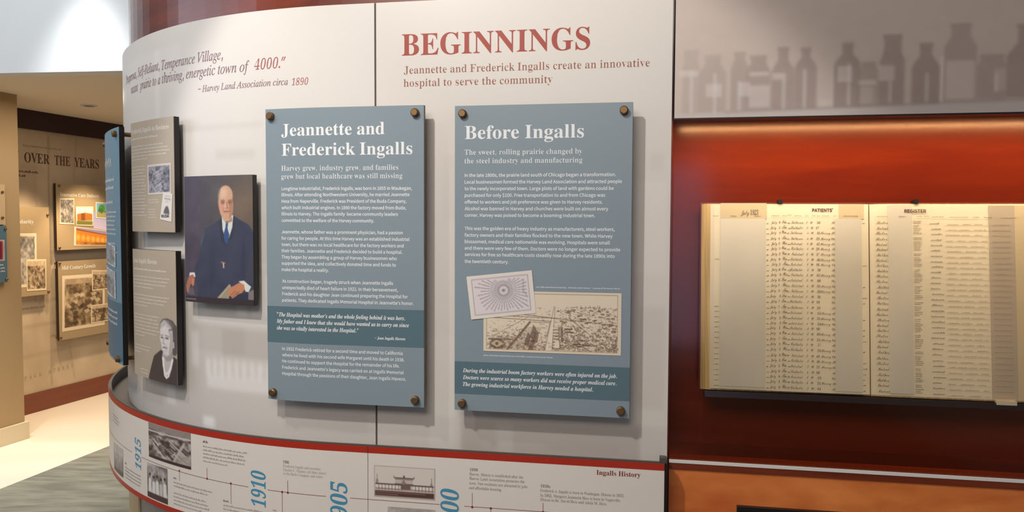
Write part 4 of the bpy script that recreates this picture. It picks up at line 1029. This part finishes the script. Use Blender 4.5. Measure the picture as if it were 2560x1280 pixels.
def hand(tx, x, y, cap, m='book_ink', e=EI, wmax=None):
    T(pgl if x < .62 else pgr, 'handwriting' if m == 'book_ink' else 'faded_handwriting', M[m], tx, 'SC', x, x + (wmax or len(tx) * cap * .42), y, cap, PG, e)
NR = 32
for i in range(NR):
    y = .5215 - i * (.4795 / (NR - 1)) + hr.uniform(-.001, .001); j = lambda: hr.uniform(-.002, .002)
    hand('July', .352 + j() - .0001 * i, y, .0078, wmax=.017)
    hand(str(hr.randint(1, 9)), .3745 + j(), y, .006, wmax=.004)
    hand(hr.choice(('Wm', 'Fm', 'Tn', 'Wa')), .3835 + j(), y + .001, .010, wmax=.013)
    hand(hr.choice(('W', 'w', 'm')), .398 + j(), y, .006, wmax=.008)
    hand(hr.choice(('Catholic', 'Protestant', 'Protestant', 'Protestant', 'Lutheran')), .408 + j(), y, .0082, wmax=.033)
    hand(hr.choice('SMSF'), .4505 + j(), y, .007, wmax=.005)
    hand('W', .4625 + j(), y, .0072, wmax=.009)
    hand(str(hr.randint(16, 70)), .479 + j(), y, .0062, wmax=.009)
    if hr.random() < .62: hand('Harvey', .490 + j() * .5, y, .0072, wmax=.027)
    hand(hr.choice(('Ill', 'Ills', 'Chic')), .520 + j() * .5, y, .0066, wmax=.015)
    scrawl(pgl, 'handwriting', M['book_ink'], .3395, .3435 + hr.uniform(0, .003), y - .002, .0032, PG, EI, .0007)
    if i > 15 or i == 7: scrawl(pgl, 'handwriting', M['book_ink'], .192, .204, y, .0026, PG, EI, .0006)
    if i in (0, 8, 12, 14, 15, 18, 20, 21, 22, 24, 26, 27, 28, 29, 30, 31): scrawl(pgl, 'handwriting', M['book_ink'], .6045, .6045 + hr.uniform(.004, .012), y, .0034, PG, EI, .0008)
    hand(hr.choice(('Husband', 'Father', 'Mother', 'Husband', 'Sister')), .6425 + j(), y, .0085, wmax=.030)
    for k in range(3 if i % 3 else 2): scrawl(pgr, 'handwriting', M['book_ink'], .7415, .7415 + hr.uniform(.012, .022), y + .002 + k * .0046, .0024, PG, EI, .0006)
    scrawl(pgr, 'handwriting', M['book_ink'], .786 + j(), .786 + hr.uniform(.022, .034), y - .0005, .0042, PG, EI, .0008)
    x = .826 + hr.uniform(0, .006)
    while x < .925:
        L = hr.uniform(.015, .035); scrawl(pgr, 'faded_handwriting', M['faded_ink'], x, min(x + L, .93), y - .002, .0028, PG, EI, .0006); x += L + hr.uniform(.004, .014)
    scrawl(pgr, 'faded_handwriting', M['faded_ink'], .946, .992, y - .003, .0024, PG, EV, .0005)
    scrawl(pgr, 'faded_handwriting', M['faded_ink'], 1.036, 1.075, y - .003, .003, PG, EI, .0006)
    ribbon(pgr, 'ruled_lines', M['faded_ink'], [(.824, y - .0035), (.88, y - .0037), (.936, y - .004)], .0004, PG, EI)

# ================================================================== PANELS ON THE MURAL WALL AND PIER
EM = .05
def small_bolts(S, pts, parent, ef, r=.010):
    for (x, y) in pts: lathe('standoff_bolt', S, x, y, [(0.002, .006), (ef, .006), (ef, r), (ef + .009, r), (ef + .012, r - .003)], M['bronze'], parent, 12)
def mural_panel(label, t0, t1, z0, z1, bolts, face='tan', S=MW, name='mural_panel', group='tan panels on the mural wall', ef=EM):
    t = thing(name, label, 'story panel', S.P((t0 + t1) / 2, z0, ef), group)
    slab('board', S, t0, t1, z0, z1, ef - .024, ef - .001, M['black_brown'], t)
    slab('printed_face', S, t0, t1, z0, z1, ef - .0009, ef, M[face], t)
    small_bolts(S, bolts, t, ef)
    return t
M['black_brown'] = mat('dark_brown_edge', rgb(52, 36, 26), .5)
def pic(t, S, seed, quad, kind, ef=EM, w_=84, h_=70, lift=.001):
    cv = Canvas(w_, h_, (226, 206, 174)); bw, bh = .05, .06
    inn = ((cv.u > bw) & (cv.u < 1 - bw) & (cv.v > bh) & (cv.v < 1 - bh)).astype(float)
    def fill(col, al=1.0, mask=None): cv.put(inn * (1 if mask is None else mask), col, al)
    nn = .6 * cv.noise(18, 16, seed, 3) + .4 * cv.noise(5, 4, seed + 50, 2)
    if kind == 'sepia':
        fill((86, 66, 46)); fill((214, 190, 154), 1, np.clip((nn - .34) * 2.6, 0, 1)); fill((216, 192, 158), .75, (cv.v < .22) * 1.0)
    elif kind == 'town':
        fill((96, 74, 50)); fill((206, 182, 144), 1, np.clip((nn - .36) * 2.6, 0, 1))
        for k in range(24):
            r5 = random.Random(seed * 31 + k); x, y = r5.uniform(.1, .8), r5.uniform(.3, .9); cv.poly([(x, y), (x + .1, y - .03), (x + .16, y + .02), (x + .05, y + .06)], (222, 202, 168) if k % 2 else (64, 48, 34), .7)
        fill((196, 172, 138), .7, (cv.v < .16) * 1.0)
    elif kind == 'grey':
        fill((96, 90, 84)); fill((196, 186, 170), 1, np.clip((nn - .36) * 2.8, 0, 1))
    elif kind == 'brick':
        fill((196, 204, 212)); cv.poly([(.08, .40), (.5, .32), (.93, .38), (.93, .72), (.08, .76)], (190, 118, 42)); cv.rect(.30, .36, .52, .72, (110, 62, 26), .7)
        for y in (.44, .52, .60): cv.line([(.08, y + .02), (.93, y)], .012, (126, 74, 30), .7)
        fill((120, 122, 50), 1, (cv.v > .76) * 1.0)
    elif kind == 'park':
        fill((104, 158, 196)); fill((150, 142, 104), 1, (cv.v > .62) * 1.0); cv.ell(.32, .38, .17, .24, (70, 130, 40)); cv.ell(.26, .50, .14, .14, (54, 104, 34)); cv.rect(.30, .55, .34, .70, (80, 60, 36)); fill((96, 122, 56), .9, ((cv.v > .5) & (cv.v < .64) & (cv.u > .4)) * 1.0)
    elif kind == 'night':
        fill((150, 140, 190)); fill((190, 170, 196), .7, np.clip(cv.v * 1.6 - .1, 0, 1))
        cv.poly([(.05, .12), (.55, .24), (.96, .30), (.96, .80), (.05, .84)], (214, 132, 40)); cv.poly([(.05, .10), (.96, .28), (.96, .33), (.05, .18)], (150, 78, 24))
        for k in range(7): cv.ell(.10 + .12 * k, .55 + .02 * k, .045, .16, (244, 190, 90), .8, .9)
        fill((150, 84, 30), .9, (cv.v > .80) * 1.0); fill((226, 160, 70), .6, ((cv.v > .80) & (nn > .5)) * 1.0)
    return picture('photograph_print', cv, S, quad, ef + lift, M['print_matte'], t)
t = mural_panel('tan panel with a colour collage of modern buildings, upper one behind the blue panel', .3435, 1.02, 1.3385, 1.905, [(.372, 1.884), (.366, 1.36), (.99, 1.884), (.99, 1.36)])
T(t, 'title_lettering', M['pale_ink'], 'Innovative Care Delivery', 'B', .3855, .8133, 1.797, .031, MW, EM + .001)
cv = Canvas(40, 30, (150, 150, 196)); cv.put(np.clip(cv.v, 0, 1), (214, 200, 214), .8)
picture('sky_print', cv, MW, ((.742, 1.668), (.98, 1.64), (.98, 1.49), (.742, 1.52)), EM + .0008, M['print_matte'], t)
pic(t, MW, 3, ((.5252, 1.5407), (.98, 1.489), (.98, 1.357), (.5177, 1.3722)), 'night', lift=.0014, w_=80, h_=40)
pic(t, MW, 5, ((.3803, 1.7793), (.5315, 1.7839), (.5256, 1.5557), (.3746, 1.5622)), 'grey', lift=.0018)
pic(t, MW, 6, ((.5451, 1.7132), (.7415, 1.7171), (.7371, 1.5422), (.5455, 1.5468)), 'brick', lift=.0022)
pic(t, MW, 7, ((.7672, 1.7563), (.99, 1.7530), (.99, 1.604), (.7669, 1.6131)), 'park', lift=.0026)
t = mural_panel('tan panel with sepia aerial photographs, lower one behind the blue panel', .3475, 1.0, .5670, 1.2420, [(.3629, 1.2275), (.3594, .590), (.975, 1.2275), (.975, .590)])
T(t, 'title_lettering', M['pale_ink'], 'Mid-Century Growth', 'B', .3839, .7556, 1.168, .034, MW, EM + .001)
pic(t, MW, 11, ((.3881, 1.1179), (.8602, 1.1125), (.8484, .6388), (.3755, .6381)), 'town', lift=.001, w_=110, h_=110)
pic(t, MW, 12, ((.7107, 1.1478), (.9244, 1.135), (.9201, .9626), (.7092, .9608)), 'sepia', lift=.0016)
pic(t, MW, 13, ((.6929, .8333), (.9222, .8333), (.9216, .6694), (.6887, .6685)), 'sepia', lift=.0022)
t = mural_panel('tan panel with two sepia photographs, half hidden behind the pier', -.42, .268, .975, 1.70, [(.2503, 1.6379), (.2446, .9973), (-.39, 1.6379), (-.39, .9973)])
T(t, 'title_lettering', M['pale_ink'], 'Popularity', 'B', -.11, .1186, 1.566, .030, MW, EM + .001)
pic(t, MW, 21, ((-.20, 1.4882), (.1398, 1.4859), (.134, 1.05), (-.20, 1.05)), 'grey', lift=.001, w_=60, h_=70)
pic(t, MW, 22, ((.0389, 1.2755), (.2291, 1.2691), (.225, 1.0111), (.0358, 1.0167)), 'sepia', lift=.0018)

t = thing('information_panel', 'small blue panel with a dark red picture on the pier at the left edge', 'information panel', PW.P(-.2, 1.16, .03), 'panels on the pier')
slab('board', PW, -.45, .0655, 1.158, 1.553, .008, .03, M['pier_blue'] if 'pier_blue' in M else M['blue_band'], t)
small_bolts(PW, [(.055, 1.531), (.055, 1.177), (-.43, 1.531), (-.43, 1.177)], t, .03, .009)
cv = Canvas(30, 24, (214, 200, 190)); cv.rect(.04, .05, .96, .95, (120, 24, 34)); cv.ell(.6, .4, .3, .3, (160, 40, 44), .5, 1.2)
picture('photograph_print', cv, PW, ((-.25, 1.455), (.048, 1.455), (.046, 1.309), (-.25, 1.309)), .0312, M['print_gloss'], t)
for i in range(3): small_print(t, 'body_lettering', M['pale_ink'], -.2, .045, 1.275 - i * .022, .009, PW, .0312, 400 + i)
t = thing('information_panel', 'cream panel held by dark bolts on the pier, above the small blue panel', 'information panel', PW.P(-.2, 1.56, .02), 'panels on the pier')
slab('board', PW, -.45, .070, 1.562, 1.842, .008, .02, M['pier_cream'] if 'pier_cream' in M else M['paint_beige'], t)
small_bolts(PW, [(.048, 1.789), (.044, 1.610), (-.43, 1.789), (-.43, 1.610)], t, .02, .009)

# recessed lamp in the low ceiling
lp = thing('recessed_downlight', 'small round recessed downlight in the low beige ceiling', 'ceiling light', (-3.30, 6.03, 2.478))
CSF = PlaneSurf((-3.30, 6.03, 2.49), (1, 0, 0), (0, 1, 0), (0, 0, -1))
def ring(name, r0, r1, e0, e1, m):
    V, F = [], []
    for (r, e) in ((r0, e0), (r1, e0), (r1, e1), (r0, e1)):
        for k in range(28): a = 2 * math.pi * k / 28; V.append(CSF.P(r * math.cos(a), r * math.sin(a), e))
    for j in range(4):
        for k in range(28): k2 = (k + 1) % 28; j2 = (j + 1) % 4; F.append((j * 28 + k, j * 28 + k2, j2 * 28 + k2, j2 * 28 + k))
    return link(name, V, F, m, lp)
ring('trim_ring', .040, .058, .0006, .009, M['steel']); ring('lamp_baffle', .004, .0395, .0006, .003, M['black_metal'])

flush_letters()
